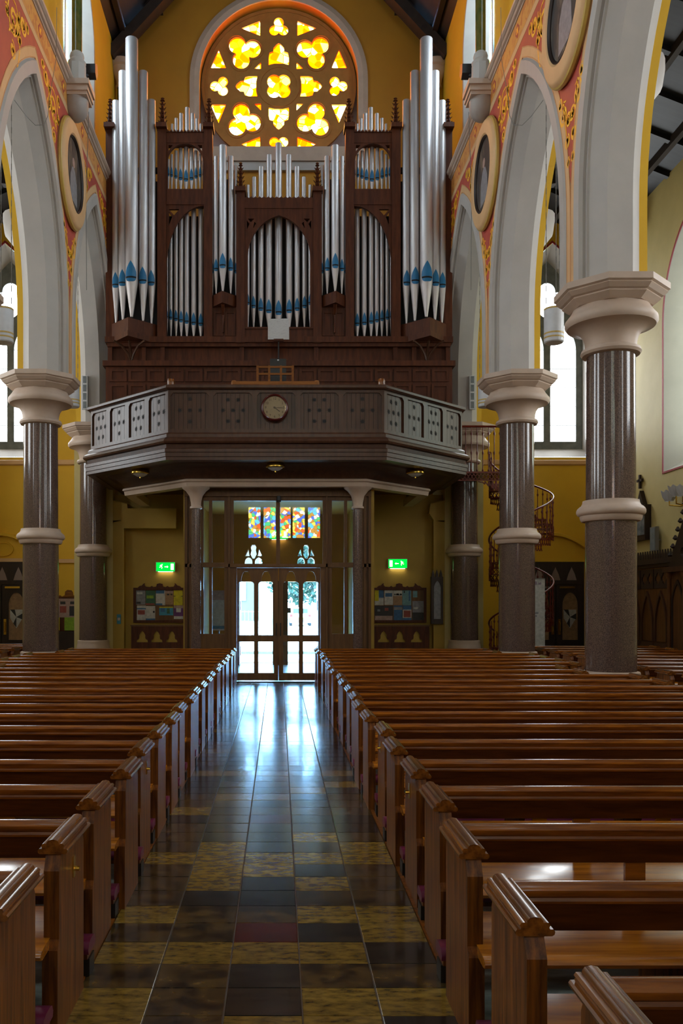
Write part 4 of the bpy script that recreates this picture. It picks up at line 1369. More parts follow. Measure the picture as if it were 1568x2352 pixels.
# ------------------------------------------------------------------ entrance: lobby screen, doors, walls under the gallery
SY = 21.3
for s in (-1, 1):
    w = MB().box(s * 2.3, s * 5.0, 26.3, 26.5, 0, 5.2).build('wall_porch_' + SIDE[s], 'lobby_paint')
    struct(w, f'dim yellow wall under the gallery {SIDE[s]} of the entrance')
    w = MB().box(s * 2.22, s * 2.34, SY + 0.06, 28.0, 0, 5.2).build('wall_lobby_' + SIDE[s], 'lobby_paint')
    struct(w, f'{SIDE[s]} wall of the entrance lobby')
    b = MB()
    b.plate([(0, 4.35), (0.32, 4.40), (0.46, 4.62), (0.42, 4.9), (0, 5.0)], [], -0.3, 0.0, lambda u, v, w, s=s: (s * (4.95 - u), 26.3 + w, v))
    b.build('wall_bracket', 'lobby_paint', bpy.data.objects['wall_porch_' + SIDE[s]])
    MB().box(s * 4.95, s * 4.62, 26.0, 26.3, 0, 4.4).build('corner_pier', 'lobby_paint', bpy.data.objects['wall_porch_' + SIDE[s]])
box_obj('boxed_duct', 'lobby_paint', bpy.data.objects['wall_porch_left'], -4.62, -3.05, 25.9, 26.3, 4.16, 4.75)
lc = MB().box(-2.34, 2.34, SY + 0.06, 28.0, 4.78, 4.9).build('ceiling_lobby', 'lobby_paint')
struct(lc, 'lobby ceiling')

scr = thing('entrance_screen', 'dark wood framed glazed lobby screen around the entrance doors', 'screen', (0, SY, 0))
S = lambda px, py: W(px, py, SY)


def rect(x0, x1, y0, y1):
    return [S(x0, y1), S(x1, y1), S(x1, y0), S(x0, y0)]


panes = [rect(536, 634, 1150, 1296), rect(643, 741, 1150, 1296)]
for a_, c_ in ((487, 515), (467, 480), (762, 790), (797, 810)):
    panes.append(rect(a_, c_, 1150, 1292))
    panes.append(rect(a_, c_, 1303, 1456))
do = [(S(543, 0)[0], 0.0), (S(736, 0)[0], 0.0), (S(736, 0)[0], S(0, 1304)[1]), (S(543, 0)[0], S(0, 1304)[1])]
xl, xr = S(424, 0)[0], S(852, 0)[0]
outer = [(xl, 0), do[0], do[3], do[2], do[1], (xr, 0), (xr, 4.78), (xl, 4.78)]
MB().plate(outer, panes, 0, 0.12, XZ(SY)).build('frame', 'screen_wood', scr)
for l in panes:
    MB().plate(l, [], 0.055, 0.063, XZ(SY)).build('pane', 'pane_glass', scr)
for px, w in ((428, 5), (438, 5), (461, 3), (526, 4), (750, 4), (838, 5), (848, 5)):
    x = S(px, 0)[0]
    MB().box(x - w * 0.0053, x + w * 0.0053, SY - 0.05, SY, 0, 4.6).build('moulding', 'screen_wood', scr)
MB().box(xl, xr, SY - 0.07, SY, 4.55, 4.66).build('moulding', 'screen_wood', scr)
MB().box(xl, xr, SY - 0.05, SY, S(0, 1301)[1] - 0.02, S(0, 1295)[1]).build('moulding', 'screen_wood', scr)
MB().lathe([(0.05, 4.55), (0.06, 4.45), (0.05, 4.40)], 12, (0.0, SY - 0.12)).build('door_sensor', 'black_metal', scr)


def ogee_light(x0, x1, yb, ysh, yt):
    """door light: straight sides, rounded shoulders, narrower pointed head"""
    hw = (x1 - x0) / 2
    c = (x0 + x1) / 2
    pts = [(x0, yb), (x1, yb)]
    for i in range(6):
        a = R(18 * i)
        pts.append((x1 - 7 + 7 * math.cos(a), ysh - 7 * math.sin(a)))
    h2 = hw - 7
    for i in range(7):
        t_ = i / 6
        pts.append((c + h2 * math.cos(t_ * PI / 2 * 0.999) ** 0.8, ysh - 9 - (ysh - 9 - yt) * math.sin(t_ * PI / 2) ** 1.15))
    L = pts[2:]
    pts += [(2 * c - p[0], p[1]) for p in reversed(L[:-1])]
    return [S(*p) for p in pts]


for k, (x0, x1, lx) in enumerate(((543.5, 638.5, ((546.5, 583), (593, 629))), (640, 735.5, ((650, 686), (696, 732.5))))):
    o_ = [(S(x0, 0)[0], 0.05), (S(x1, 0)[0], 0.05), (S(x1, 0)[0], S(0, 1305)[1]), (S(x0, 0)[0], S(0, 1305)[1])]
    hs = [ogee_light(a_, c_, 1459, 1343, 1312) for a_, c_ in lx] + [rect(a_, c_, 1474, 1546) for a_, c_ in lx]
    d = MB().plate(o_, hs, 0.02, 0.08, XZ(SY)).build(f'door_{k + 1}', 'screen_wood')
    struct(d, f'{"left" if k == 0 else "right"} leaf of the glazed entrance doors')
    for l in hs:
        MB().plate(l, [], 0.046, 0.054, XZ(SY)).build('pane', 'pane_glass', d)
    hx = S(634 if k == 0 else 644, 0)[0]
    MB().tube([(hx, SY + 0.0, 1.15), (hx, SY - 0.04, 1.15), (hx, SY - 0.04, 1.45), (hx, SY + 0.0, 1.45)], 0.012, 8).build('pull_handle', 'black_metal', d)
    MB().box(S(x0, 0)[0], S(x1, 0)[0], SY - 0.0, SY + 0.02, 0.06, 0.2).build('kick_rail', 'screen_wood', d)
th = MB().box(S(543, 0)[0], S(736, 0)[0], SY - 0.1, SY + 0.2, 0.0, 0.03).build('trim_1', 'black_metal')
struct(th, 'dark door threshold strip')

# outer doors folded open, red
for s in (-1, 1):
    d = MB().box(s * 1.28, s * 1.20, 26.6, 27.9, 0.03, 2.6).build('door_outer_' + SIDE[s], 'red_door')
    struct(d, f'red outer door leaf folded open on the {SIDE[s]}')
    MB().box(s * 1.2, s * 1.185, 27.0, 27.02, 0.3, 0.6).build('hinge', 'black_metal', d)
    MB().box(s * 1.2, s * 1.185, 27.0, 27.02, 1.7, 2.0).build('hinge', 'black_metal', d)
tm = MB().box(W(626, 0, 27.2)[0], W(661, 0, 27.2)[0], 27.2, 27.5, 0.0, 2.62).build('door_outer_centre', 'screen_wood')
struct(tm, 'dark fixed centre post of the outer doorway')
MB().box(W(661, 0, 27.2)[0], W(668, 0, 27.2)[0], 27.22, 27.3, W(0, 1408, 27.2)[1], W(0, 1396, 27.2)[1]).build('lock_box', 'grey_metal', tm)


def running_man(cx, cz, k, f):
    """(u, v) shapes in pictogram units"""
    head = [(cx + f * (0.35 + 0.13 * math.cos(a)) * k, cz + (0.78 + 0.13 * math.sin(a)) * k) for a in [2 * PI * i / 10 for i in range(10)]]
    body = [(0.28, 0.66), (0.42, 0.58), (0.30, 0.25), (0.44, 0.02), (0.30, -0.42), (0.16, -0.38), (0.24, -0.02), (0.05, 0.16), (-0.20, -0.10), (-0.44, -0.02), (-0.40, 0.10), (-0.22, 0.06), (0.02, 0.34), (-0.1, 0.48), (-0.2, 0.30), (-0.30, 0.36), (-0.12, 0.68)]
    return head, [(cx + f * u * k, cz + v * k) for u, v in body]


def exit_sign(px, py, Y, label, flip, wpx=42, hpx=20, arrow=True):
    cx, cz = W(px, py, Y)
    k = Y / F_PX
    w, h = wpx * k / 2, hpx * k / 2
    t = thing('exit_sign', label, 'exit sign', (cx, Y, cz - h), 'exit signs')
    MB().box(cx - w - 0.015, cx + w + 0.015, Y - 0.02, Y + 0.06, cz - h - 0.012, cz + h + 0.012).build('housing', 'white_enamel', t)
    MB().box(cx - w, cx + w, Y - 0.03, Y - 0.02, cz - h, cz + h).build('light_panel', 'exit_green', t)
    mp = XZ(Y - 0.03)
    for l in running_man(cx - flip * w * 0.50, cz - h * 0.12, h * 0.85, flip):
        MB().plate(l, [], -0.004, 0.0, mp).build('pictogram_man', 'exit_white', t)
    ar = [(-0.5, 0.1), (0.15, 0.1), (0.15, 0.3), (0.5, 0), (0.15, -0.3), (0.15, -0.1), (-0.5, -0.1)]
    MB().plate([(cx + flip * (0.12 * w + u * w * 0.42), cz + v * h * 0.95) for u, v in ar], [], -0.004, 0.0, mp).build('pictogram_arrow', 'exit_white', t)
    MB().box(cx + flip * w * 0.58, cx + flip * w * 0.90, Y - 0.034, Y - 0.03, cz - h * 0.72, cz + h * 0.72).build('pictogram_door', 'exit_white', t)
    MB().box(cx - w * 0.8, cx + w * 0.8, Y - 0.01, Y + 0.04, cz - h - 0.02, cz - h - 0.012).build('under_light', 'white_light', t)
    return t


exit_sign(380, 1302, 26.22, 'green running man exit sign above the left notice board', 1)
exit_sign(913, 1294.5, 26.22, 'green running man exit sign above the right notice board', -1)
exit_sign(640, 1228, 27.92, 'green exit sign inside the lobby seen through the transom glass', 1, 40, 20)


def notice_board(px0, px1, py0, py1, Y, label, posters):
    x0, z1 = W(px0, py0, Y)
    x1, z0 = W(px1, py1, Y)
    t = thing('notice_board', label, 'notice board', ((x0 + x1) / 2, Y, z0))
    fw = 0.075
    b = MB()
    b.plate([(x0, z0), (x1, z0), (x1, z1), (x0, z1)], [[(x0 + fw, z0 + fw), (x1 - fw, z0 + fw), (x1 - fw, z1 - fw), (x0 + fw, z1 - fw)]], -0.07, 0.0, XZ(Y))
    b.build('frame', 'case_wood', t)
    MB().box(x0 + 0.02, x1 - 0.02, Y - 0.03, Y, z0 + 0.02, z1 - 0.02).build('board', 'screen_wood', t)
    W_ = x1 - x0
    cr = [(0.08, 0), (0.12, 0.05), (0.16, 0.06), (0.20, 0.12), (0.215, 0.12), (0.21, 0.08), (0.235, 0.03), (0.32, 0.02), (0.35, 0.05), (0.38, 0.02), (0.43, 0.03), (0.445, 0.08), (0.44, 0.10), (0.5, 0.125)]
    cr = cr + [(1 - u, v) for u, v in reversed(cr[:-1])]
    MB().plate([(x0 + u * W_, z1 + v * 1.1) for u, v in cr], [], -0.06, -0.01, XZ(Y)).build('carved_crest', 'case_wood', t)
    ix0, ix1, iz0, iz1 = x0 + fw, x1 - fw, z0 + fw, z1 - fw
    for (u0, u1, v0, v1, mt, extra) in posters:
        p = MB().box(ix0 + u0 * (ix1 - ix0), ix0 + u1 * (ix1 - ix0), Y - 0.036, Y - 0.03, iz0 + v0 * (iz1 - iz0), iz0 + v1 * (iz1 - iz0)).build('poster', mt, t)
        for (a0, a1, b0, b1, m2) in extra:
            uu = lambda a: ix0 + (u0 + a * (u1 - u0)) * (ix1 - ix0)
            vv = lambda a: iz0 + (v0 + a * (v1 - v0)) * (iz1 - iz0)
            MB().box(uu(a0), uu(a1), Y - 0.038, Y - 0.036, vv(b0), vv(b1)).build('print_block', m2, p)
    MB().plate([(x0, z0), (x1, z0), (x1, z1), (x0, z1)], [[(x0 + fw * .6, z0 + fw * .6), (x1 - fw * .6, z0 + fw * .6), (x1 - fw * .6, z1 - fw * .6), (x0 + fw * .6, z1 - fw * .6)]], -0.085, -0.07, XZ(Y)).build('frame_bead', 'case_wood', t)
    return t


notice_board(307, 427, 1350, 1430, 26.3, 'carved dark wood notice board of posters left of the entrance', [
    (0.0, 0.195, 0.52, 1, 'print_grey', [(0.1, 0.7, 0.72, 0.86, 'print_white'), (0.05, 0.5, 0.05, 0.2, 'print_dark')]),
    (0.205, 0.41, 0.5, 1, 'print_green', [(0.1, 0.8, 0.45, 0.65, 'print_lime'), (0.0, 0.9, 0.02, 0.12, 'print_red')]),
    (0.42, 0.615, 0.5, 1, 'print_white', [(0, 0.9, 0.78, 1.0, 'print_blue'), (0, 0.7, 0.0, 0.12, 'print_blue')]),
    (0.62, 0.785, 0.52, 0.98, 'print_tan', [(0, 1, 0.82, 1.0, 'print_pinkish'), (0.2, 0.5, 0.68, 0.78, 'print_dark'), (0.65, 0.9, 0.68, 0.78, 'print_dark')]),
    (0.795, 0.985, 0.5, 1, 'print_yellow', [(0, 0.2, 0.58, 0.62, 'print_dark'), (0.8, 1, 0.58, 0.62, 'print_dark')]),
    (0.02, 0.205, 0.0, 0.49, 'print_white', [(0, 1, 0.74, 0.82, 'print_blue'), (0.1, 0.9, 0.38, 0.68, 'print_red')]),
    (0.21, 0.405, 0.0, 0.47, 'print_white', [(0, 1, 0, 0.12, 'print_blue'), (0.75, 0.95, 0.52, 0.66, 'print_dark')]),
    (0.49, 0.785, 0.16, 0.45, 'print_cyan', [(0, 1, 0.86, 1.0, 'print_yellow'), (0.1, 0.4, 0.4, 0.8, 'print_blue'), (0.55, 0.75, 0.2, 0.8, 'print_green')]),
    (0.80, 0.995, 0.04, 0.49, 'print_purple', [(0, 1, 0.8, 1.0, 'print_pinkish'), (0.25, 0.75, 0.5, 0.8, 'print_white'), (0, 1, 0, 0.2, 'print_white')])])
notice_board(854, 978, 1350, 1430, 26.3, 'carved dark wood notice board of posters right of the entrance', [
    (0.0, 0.185, 0.5, 1, 'print_white', [(0.0, 0.45, 0.28, 1.0, 'print_yellow'), (0.47, 1, 0.5, 1.0, 'print_blue')]),
    (0.2, 0.375, 0.51, 1, 'print_white', [(0.1, 0.9, 0.56, 0.8, 'print_blue')]),
    (0.38, 0.56, 0.5, 1, 'print_tan', [(0, 1, 0.62, 1.0, 'print_white'), (0.35, 0.65, 0.66, 0.78, 'print_dark'), (0.1, 0.25, 0.66, 0.78, 'print_dark'), (0.75, 0.95, 0.66, 0.78, 'print_dark')]),
    (0.565, 0.745, 0.5, 1, 'print_teal', [(0.72, 0.9, 0.28, 0.95, 'print_blue'), (0.15, 0.3, 0.82, 0.95, 'print_dark')]),
    (0.78, 0.87, 0.76, 0.98, 'print_teal', []),
    (0.0, 0.375, 0.0, 0.48, 'print_dark', [(0.02, 0.97, 0.0, 0.3, 'print_pinkish'), (0.15, 0.3, 0.6, 0.75, 'print_grey'), (0.55, 0.75, 0.65, 0.85, 'print_red')]),
    (0.39, 0.565, 0.0, 0.49, 'print_blue', [(0, 1, 0.7, 0.9, 'print_grey')]),
    (0.575, 0.75, 0.0, 0.49, 'print_white', [(0, 1, 0.72, 1.0, 'print_blue'), (0.1, 0.9, 0.2, 0.65, 'print_red'), (0, 1, 0, 0.15, 'print_blue')]),
    (0.77, 1.0, 0.0, 0.64, 'print_grey', [(0.1, 0.5, 0.58, 0.68, 'print_white'), (0.0, 1.0, 0.0, 0.4, 'print_dark')])])


def leaflet_rack(px0, px1, Y, label, hx):
    x0, z1 = W(px0, 1438, Y)
    x1, _ = W(px1, 1438, Y)
    t = thing('leaflet_rack', label, 'rack', ((x0 + x1) / 2, Y, 0))
    holes = []
    for px in hx:
        c, zb = W(px, 1474, Y)
        k = Y / F_PX
        holes.append([(c - 13 * k, zb), (c + 13 * k, zb), (c + 12 * k, zb + 5 * k), (c + 8 * k, zb + 7 * k), (c + 7 * k, zb + 10 * k), (c + 7 * k, zb + 16 * k), (c + 4 * k, zb + 22 * k), (c, zb + 26 * k), (c - 4 * k, zb + 22 * k), (c - 7 * k, zb + 16 * k), (c - 7 * k, zb + 10 * k), (c - 8 * k, zb + 7 * k), (c - 12 * k, zb + 5 * k)])
    MB().plate([(x0, 0), (x1, 0), (x1, z1), (x0, z1)], holes, -0.3, -0.27, XZ(Y)).build('trefoil_front', 'case_wood', t)
    MB().box(x0, x1, Y - 0.255, Y - 0.02, 0, z1).build('body', 'lobby_paint', t)
    MB().box(x0 - 0.02, x1 + 0.02, Y - 0.32, Y - 0.005, z1, z1 + 0.04).build('top', 'screen_wood', t)


leaflet_rack(305, 427, 26.3, 'low wooden rack with three trefoil cut-outs under the left notice board', (330, 363, 397))
leaflet_rack(854, 982, 26.3, 'low wooden rack with three trefoil cut-outs under the right notice board', (878, 915, 953))

# gothic box on the right porch side wall, small poster strip on the left
x, z0 = W(990, 1433, 26.0)
t = thing('collection_cabinet', 'narrow dark gothic wall cabinet with spiky top beside the right notice board', 'cabinet', (4.5, 25.9, z0))
x0, x1 = W(989, 0, 25.95)[0], W(1016, 0, 25.95)[0]
z1 = W(0, 1325, 25.95)[1]
MB().box(x0, x1, 25.85, 26.0, z0, z1).build('body', 'dark_wood', t)
for q in range(3):
    u = x0 + (x1 - x0) * (q + 0.5) / 3
    MB().lathe([(0.055, z1), (0.05, z1 + 0.08), (0.005, z1 + 0.22)], 4, (u, 25.92), PI / 4).build('spike', 'dark_wood', t)
MB().plate(lancet((x0 + x1) / 2, z0 + 0.15, 0.1, z1 - 0.35, z1 - 0.12), [], -0.012, 0, XZ(25.85)).build('pane', 'print_grey', t)
x0, z1 = W(268, 1411, 25.95)
x1, z0 = W(277, 1433, 25.95)
t = thing('small_card', 'small blue and white card on the wall beside the far left pillar', 'card', ((x0 + x1) / 2, 25.98, z0))
MB().box(x0, x1, 25.97, 25.99, z0, z1).build('card', 'print_cyan', t)
MB().box(x0 + 0.02, x1 - 0.02, 25.965, 25.97, z0 + 0.1, z1 - 0.1).build('print_block', 'print_white', t)
# lobby poster seen through the left side pane
x0, z1 = W(487, 1356, 22.4)
x1, z0 = W(517, 1448, 22.4)
t = thing('lobby_poster', 'pale pull-up poster behind the left side pane of the lobby', 'poster', ((x0 + x1) / 2, 22.4, 0))
MB().box(x0, x1, 22.4, 22.42, z0, z1).build('panel', 'print_white', t)
MB().box(x0, x1, 22.395, 22.4, z1 - 0.25, z1).build('print_block', 'print_pinkish', t)
MB().box(x0, x1, 22.395, 22.4, z0 + 0.04, z0 + 0.12).build('print_block', 'print_cyan', t)
MB().box((x0 + x1) / 2 - 0.02, (x0 + x1) / 2 + 0.02, 22.42, 22.45, 0, z1).build('stand', 'grey_metal', t)
MB().box(x0, x1, 22.3, 22.55, 0, 0.04).build('foot', 'grey_metal', t)

# ------------------------------------------------------------------ speakers, pendants, cables
for s in (-1, 1):
    px = 195.5 if s < 0 else 1083.5
    x0, z0 = W(px - 6.5, 941, 24.84)
    x1, z1 = W(px + 6.5, 864, 24.84)
    t = thing('column_speaker', f'slim white column loudspeaker on the far {SIDE[s]} arch pier', 'loudspeaker', ((x0 + x1) / 2, 24.84, z0), 'column speakers')
    MB().box(x0, x1, 24.78, 24.87, z0, z1).build('case', 'white_enamel', t)
    for q in range(4):
        h = (z1 - z0) / 4
        MB().box(x0 + 0.035, x1 - 0.035, 24.77, 24.78, z0 + q * h + 0.03, z0 + (q + 1) * h - 0.02).build('grille', 'grey_stone', t)
    MB().box((x0 + x1) / 2 - 0.03, (x0 + x1) / 2 + 0.03, 24.86, 24.90, (z0 + z1) / 2 - 0.06, (z0 + z1) / 2 + 0.06).build('bracket', 'black_metal', t)

for s in (-1, 1):
    for k, y in ((2, 17.1), (3, 22.775)):
        x = s * 5.40
        where = 'second bay from the organ' if k == 2 else 'beside the organ loft'
        t = thing('pendant_lamp', f'white cylindrical pendant lamp hung on chains in the {SIDE[s]} arcade, {where}', 'lamp', (x, y, 7.05), 'pendant lamps')
        MB().lathe([(0.17, 7.06), (0.19, 7.08), (0.19, 7.72), (0.18, 7.74), (0.10, 7.75)], 28, (x, y)).build('shade', 'white_enamel', t, smooth=40)
        for z in (7.14, 7.22, 7.70):
            MB().lathe([(0.19, z), (0.194, z + 0.002), (0.194, z + 0.03), (0.19, z + 0.032)], 28, (x, y), 0, False).build('gilt_band', 'gold_print', t)
        for a in range(3):
            an = a * 2 * PI / 3 + 0.5
            b = MB()
            zq = 7.74
            j = 0
            while zq < 11.9:
                z2 = min(zq + 0.12, 11.93)
                wv = 0.008 if j % 2 else 0.003
                b.box(x + 0.15 * math.cos(an) - wv, x + 0.15 * math.cos(an) + wv, y + 0.15 * math.sin(an) - 0.011 + wv, y + 0.15 * math.sin(an) + 0.011 - wv, zq, z2)
                zq = z2
                j += 1
            b.build('chain', 'grey_metal', t)
for s in (-1, 1):
    b = MB()
    xs = s * 4.60
    pts = [(xs, 18.05, 14.3), (xs, 18.0, 13.2), (s * 4.70, 17.85, 12.3), (s * 4.70, 17.75, 11.9), (s * 4.74, 17.6, 11.62), (s * 4.86, 17.4, 11.5), (s * 5.0, 17.25, 11.6), (s * 5.2, 17.13, 11.85)]
    t = b.tube(pts, 0.006, 6).build('loose_cable', 'grey_metal')
    tag(t, f'thin dark cable hanging down to the apex of the {SIDE[s]} arch', 'cable')
    b = MB()
    t = b.tube([(s * 4.62, 21.2, 13.9), (s * 4.70, 21.25, 12.0), (s * 4.70, 21.3, 9.6)], 0.008, 6).build('loose_cable', 'grey_metal')
    tag(t, f'thin cable hanging over the {SIDE[s]} spandrel beside the roundel', 'cable')

# ------------------------------------------------------------------ spiral staircase
SX, SYY, SR = 6.98, 25.1, 0.90
st = thing('spiral_staircase', 'red cast iron spiral staircase behind the right pillars', 'staircase', (SX, SYY, 0))
MB().lathe([(0.07, 0), (0.06, 0.1), (0.055, 6.7), (0.08, 6.75), (0.02, 6.85)], 14, (SX, SYY)).build('centre_pole', 'stair_iron', st, smooth=40)
zst = lambda deg: 4.15 + deg / 180 * 1.21
deg = 180
hr = []
steps = []
while zst(deg) > 0.05:
    steps.append(deg)
    deg -= 24
for i, dg in enumerate(steps):
    z = zst(dg)
    a0, a1 = R(dg - 13), R(dg + 13)
    p = lambda r, a: (SX + r * math.cos(a), SYY + r * math.sin(a))
    MB().rings([[(*p(0.06, a0), zz_), (*p(SR, a0), zz_), (*p(SR, (a0 + a1) / 2), zz_), (*p(SR, a1), zz_), (*p(0.06, a1), zz_)] for zz_ in (z - 0.025, z)]).build('tread', 'stair_iron', st)
    b = MB()
    for q in range(7):
        r0 = 0.12 + q * 0.115
        x, y = p(r0, a0)
        b.bar((x, y, z - 0.17), (*p(r0 + 0.1, a0), z - 0.03), 0.012, 0.02)
        b.bar((x, y, z - 0.03), (*p(r0 + 0.1, a0), z - 0.17), 0.012, 0.02)
    b.bar((*p(0.06, a0), z - 0.175), (*p(SR, a0), z - 0.175), 0.014, 0.03)
    b.build('riser_lattice', 'stair_iron', st)
    b = MB()
    for q in range(6):
        aa = a0 + (a1 - a0) * q / 5
        b.bar((*p(SR, aa), z - 0.2), (*p(SR, aa + 0.07), z), 0.014, 0.02)
        b.bar((*p(SR, aa + 0.07), z - 0.2), (*p(SR, aa), z), 0.014, 0.02)
    b.build('string_lattice', 'stair_iron', st)
    for da in (-6, 6):
        aa = R(dg + da)
        x, y = p(SR - 0.02, aa)
        zz0 = z
        b = MB()
        b.lathe([(0.014, zz0), (0.03, zz0 + 0.03), (0.013, zz0 + 0.07), (0.013, zz0 + 0.3), (0.03, zz0 + 0.36), (0.012, zz0 + 0.42), (0.012, zz0 + 0.68), (0.032, zz0 + 0.73), (0.012, zz0 + 0.78), (0.012, zz0 + 0.9)], 8, (x, y))
        b.build('baluster', 'stair_iron', st, smooth=60)
hr = [(SX + SR * math.cos(R(d)), SYY + SR * math.sin(R(d)), zst(d) + 0.92) for d in range(int(steps[-1]), 187, 8)]
MB().tube(hr, 0.028, 8).build('handrail', 'stair_iron', st, smooth=60)
# landing to the gallery
lx0, lx1 = 4.85, SX - 0.5
z = 5.62
MB().box(lx0, lx1, SYY - 0.75, SYY + 0.6, z - 0.05, z).build('landing', 'stair_iron', st)
b = MB()
q = lx0
while q < lx1 - 0.05:
    b.bar((q, SYY - 0.75, z - 0.24), (q + 0.1, SYY - 0.75, z - 0.06), 0.012, 0.02)
    b.bar((q + 0.1, SYY - 0.75, z - 0.24), (q, SYY - 0.75, z - 0.06), 0.012, 0.02)
    q += 0.1
b.bar((lx0, SYY - 0.75, z - 0.25), (lx1, SYY - 0.75, z - 0.25), 0.014, 0.03)
b.build('landing_lattice', 'stair_iron', st)
b = MB()
for q in range(9):
    u = lx1 - q * 0.1
    b.bar((u, SYY - 0.7, z - 0.27 - 0.07 * (8 - q) * 0.9), (u, SYY - 0.7, z - 0.27), 0.02, 0.05)
    b.bar((u - 0.1, SYY - 0.7, z - 0.28), (u, SYY - 0.7, z - 0.30 - 0.07 * (8 - q) * 0.8), 0.014, 0.03)
b.build('landing_bracket', 'stair_iron', st)
q = lx0 + 0.06
while q < lx1:
    MB().lathe([(0.014, z), (0.03, z + 0.03), (0.013, z + 0.07), (0.013, z + 0.45), (0.03, z + 0.52), (0.012, z + 0.58), (0.012, z + 1.0), (0.032, z + 1.06), (0.012, z + 1.12), (0.012, z + 1.25)], 8, (q, SYY - 0.72)).build('baluster', 'stair_iron', st, smooth=60)
    q += 0.16
MB().tube([(lx0, SYY - 0.72, z + 1.26), (lx1, SYY - 0.72, z + 1.26)], 0.03, 8).build('handrail', 'stair_iron', st)

# ------------------------------------------------------------------ aisle doors
for s in (-1, 1):
    sd = SIDE[s]
    dx0, dx1 = s * 8.05, s * 9.66
    x0, x1 = min(dx0, dx1), max(dx0, dx1)
    d = MB().box(x0 - 0.12, x1 + 0.12, 27.9, 28.0, 0, 3.25).build('door_aisle_' + sd, 'dark_wood')
    struct(d, f'dark panelled double door in the {sd} aisle end wall')
    MB().box(x0 - 0.05, x1 + 0.05, 27.86, 27.9, 2.52, 2.60).build('transom', 'dark_wood', d)
    xm = (x0 + x1) / 2
    for q in (-1, 0, 1):
        MB().plate([(xm + q * 0.52 - 0.16, 2.66), (xm + q * 0.52 + 0.16, 2.66), (xm + q * 0.52 + 0.10, 2.86), (xm + q * 0.52, 3.08), (xm + q * 0.52 - 0.10, 2.86)], [], -0.012, 0.0, XZ(27.9)).build('trefoil_light', 'recess_plaster', d)
    for k in (-1, 1):
        a_, c_ = (xm - 0.79, xm - 0.01) if k < 0 else (xm + 0.01, xm + 0.79)
        cx = (a_ + c_) / 2 + k * 0.06
        lp = [(cx - 0.25, 0.75), (cx + 0.25, 0.75), (cx + 0.25, 1.8)] + [(cx + 0.25 * math.cos(R(a)), 1.85 + 0.42 * math.sin(R(a))) for a in range(0, 181, 15)] + [(cx - 0.25, 1.8)]
        lf = MB().plate([(a_, 0.02), (c_, 0.02), (c_, 2.5), (a_, 2.5)], [lp], -0.06, 0.0, XZ(27.9)).build('leaf', 'dark_wood', d)
        MB().plate(lp, [], -0.02, -0.01, XZ(27.9)).build('glazing', 'print_tan', lf)
        sh_ = [(cx - 0.2, 1.72), (cx + 0.2, 1.72), (cx + 0.2, 1.45), (cx, 1.12), (cx - 0.2, 1.45)]
        MB().plate(sh_, [], -0.028, -0.02, XZ(27.9)).build('shield', 'print_white', lf)
        for tri_ in ([(cx - 0.2, 1.72), (cx - 0.05, 1.72), (cx, 1.48)], [(cx + 0.2, 1.6), (cx + 0.2, 1.40), (cx, 1.48)], [(cx, 1.14), (cx - 0.1, 1.28), (cx, 1.48)]):
            MB().plate(tri_, [], -0.032, -0.028, XZ(27.9)).build('shield_charge', 'print_dark', lf)
        hx = xm + k * 0.11
        MB().box(hx - 0.04, hx + 0.04, 27.82, 27.84, 0.92, 1.42).build('brass_plate', 'brass', lf)
        MB().tube([(hx, 27.82, 1.0), (hx, 27.77, 1.03), (hx, 27.77, 1.30), (hx, 27.82, 1.33)], 0.014, 8).build('pull_handle', 'brass', lf)
        MB().box(a_ + 0.1, c_ - 0.2, 27.80, 27.84, 2.40, 2.46).build('door_closer', 'brass' if k > 0 else 'grey_metal', lf)
    # arched hood over the door
    ow = bpy.data.objects['wall_aisle_end_' + sd]
    b = MB()
    w2 = 1.35
    arch = [(xm - w2 + 2 * w2 * i / 16, 3.35 + 0.72 * (1 - abs(1 - i / 8.0) ** 1.7)) for i in range(17)]
    b.rings([[(u, 28.0, v), (u, 27.86, v + 0.02), (u, 27.86, v + 0.10), (u, 28.0, v + 0.14)] for u, v in arch])
    b.build('door_hood', 'ochre_wall', ow)
    MB().box(xm - 1.4, xm + 1.4, 27.88, 28.0, 3.25, 3.36).build('door_lintel', 'cream_paint' if s < 0 else 'ochre_wall', ow)
    if s < 0:
        MB().rings([[(xm + r * math.cos(a), 27.99 - w, 3.66 + r * math.sin(a) * 0.7) for a in [2 * PI * i / 24 for i in range(24)]] for r, w in ((0.34, 0.0), (0.33, 0.04), (0.29, 0.04), (0.28, 0.0))], True, False).build('wreath', 'ochre_wall', ow)
        MB().box(-7.55, -6.1, 27.93, 28.0, 3.22, 3.34).build('dado_rail', 'cream_paint', ow)

# information stand in the left aisle
x0, z1 = W(134, 1372, 27.4)
x1, _ = W(176, 1372, 27.4)
t = thing('information_stand', 'wooden stand with photo poster and green leaflet between the left pillars', 'stand', ((x0 + x1) / 2, 27.4, 0))
k = 27.4 / F_PX
MB().box(x0, x1, 27.38, 27.44, 0.3, z1).build('board', 'case_wood', t)
MB().box(x0, x1, 27.2, 27.5, 0.0, W(0, 1450, 27.4)[1]).build('base', 'dark_wood', t)
cr = [(0, 0), (0.06, 0.05), (0.12, 0.05), (0.2, 0.02), (0.36, 0.05), (0.38, 0.14), (0.5, 0.18), (0.72, 0.17), (0.8, 0.12), (0.82, 0.05), (1, 0.04), (1, 0)]
MB().plate([(x0 + u * (x1 - x0), z1 + v * 1.3) for u, v in cr], [], -0.03, 0.02, XZ(27.4)).build('carved_crest', 'pew_wood', t)
p_ = MB().box(x0 + 0.01, x1 - 0.03, 27.365, 27.38, W(0, 1418, 27.4)[1], W(0, 1375, 27.4)[1]).build('poster', 'print_pinkish', t)
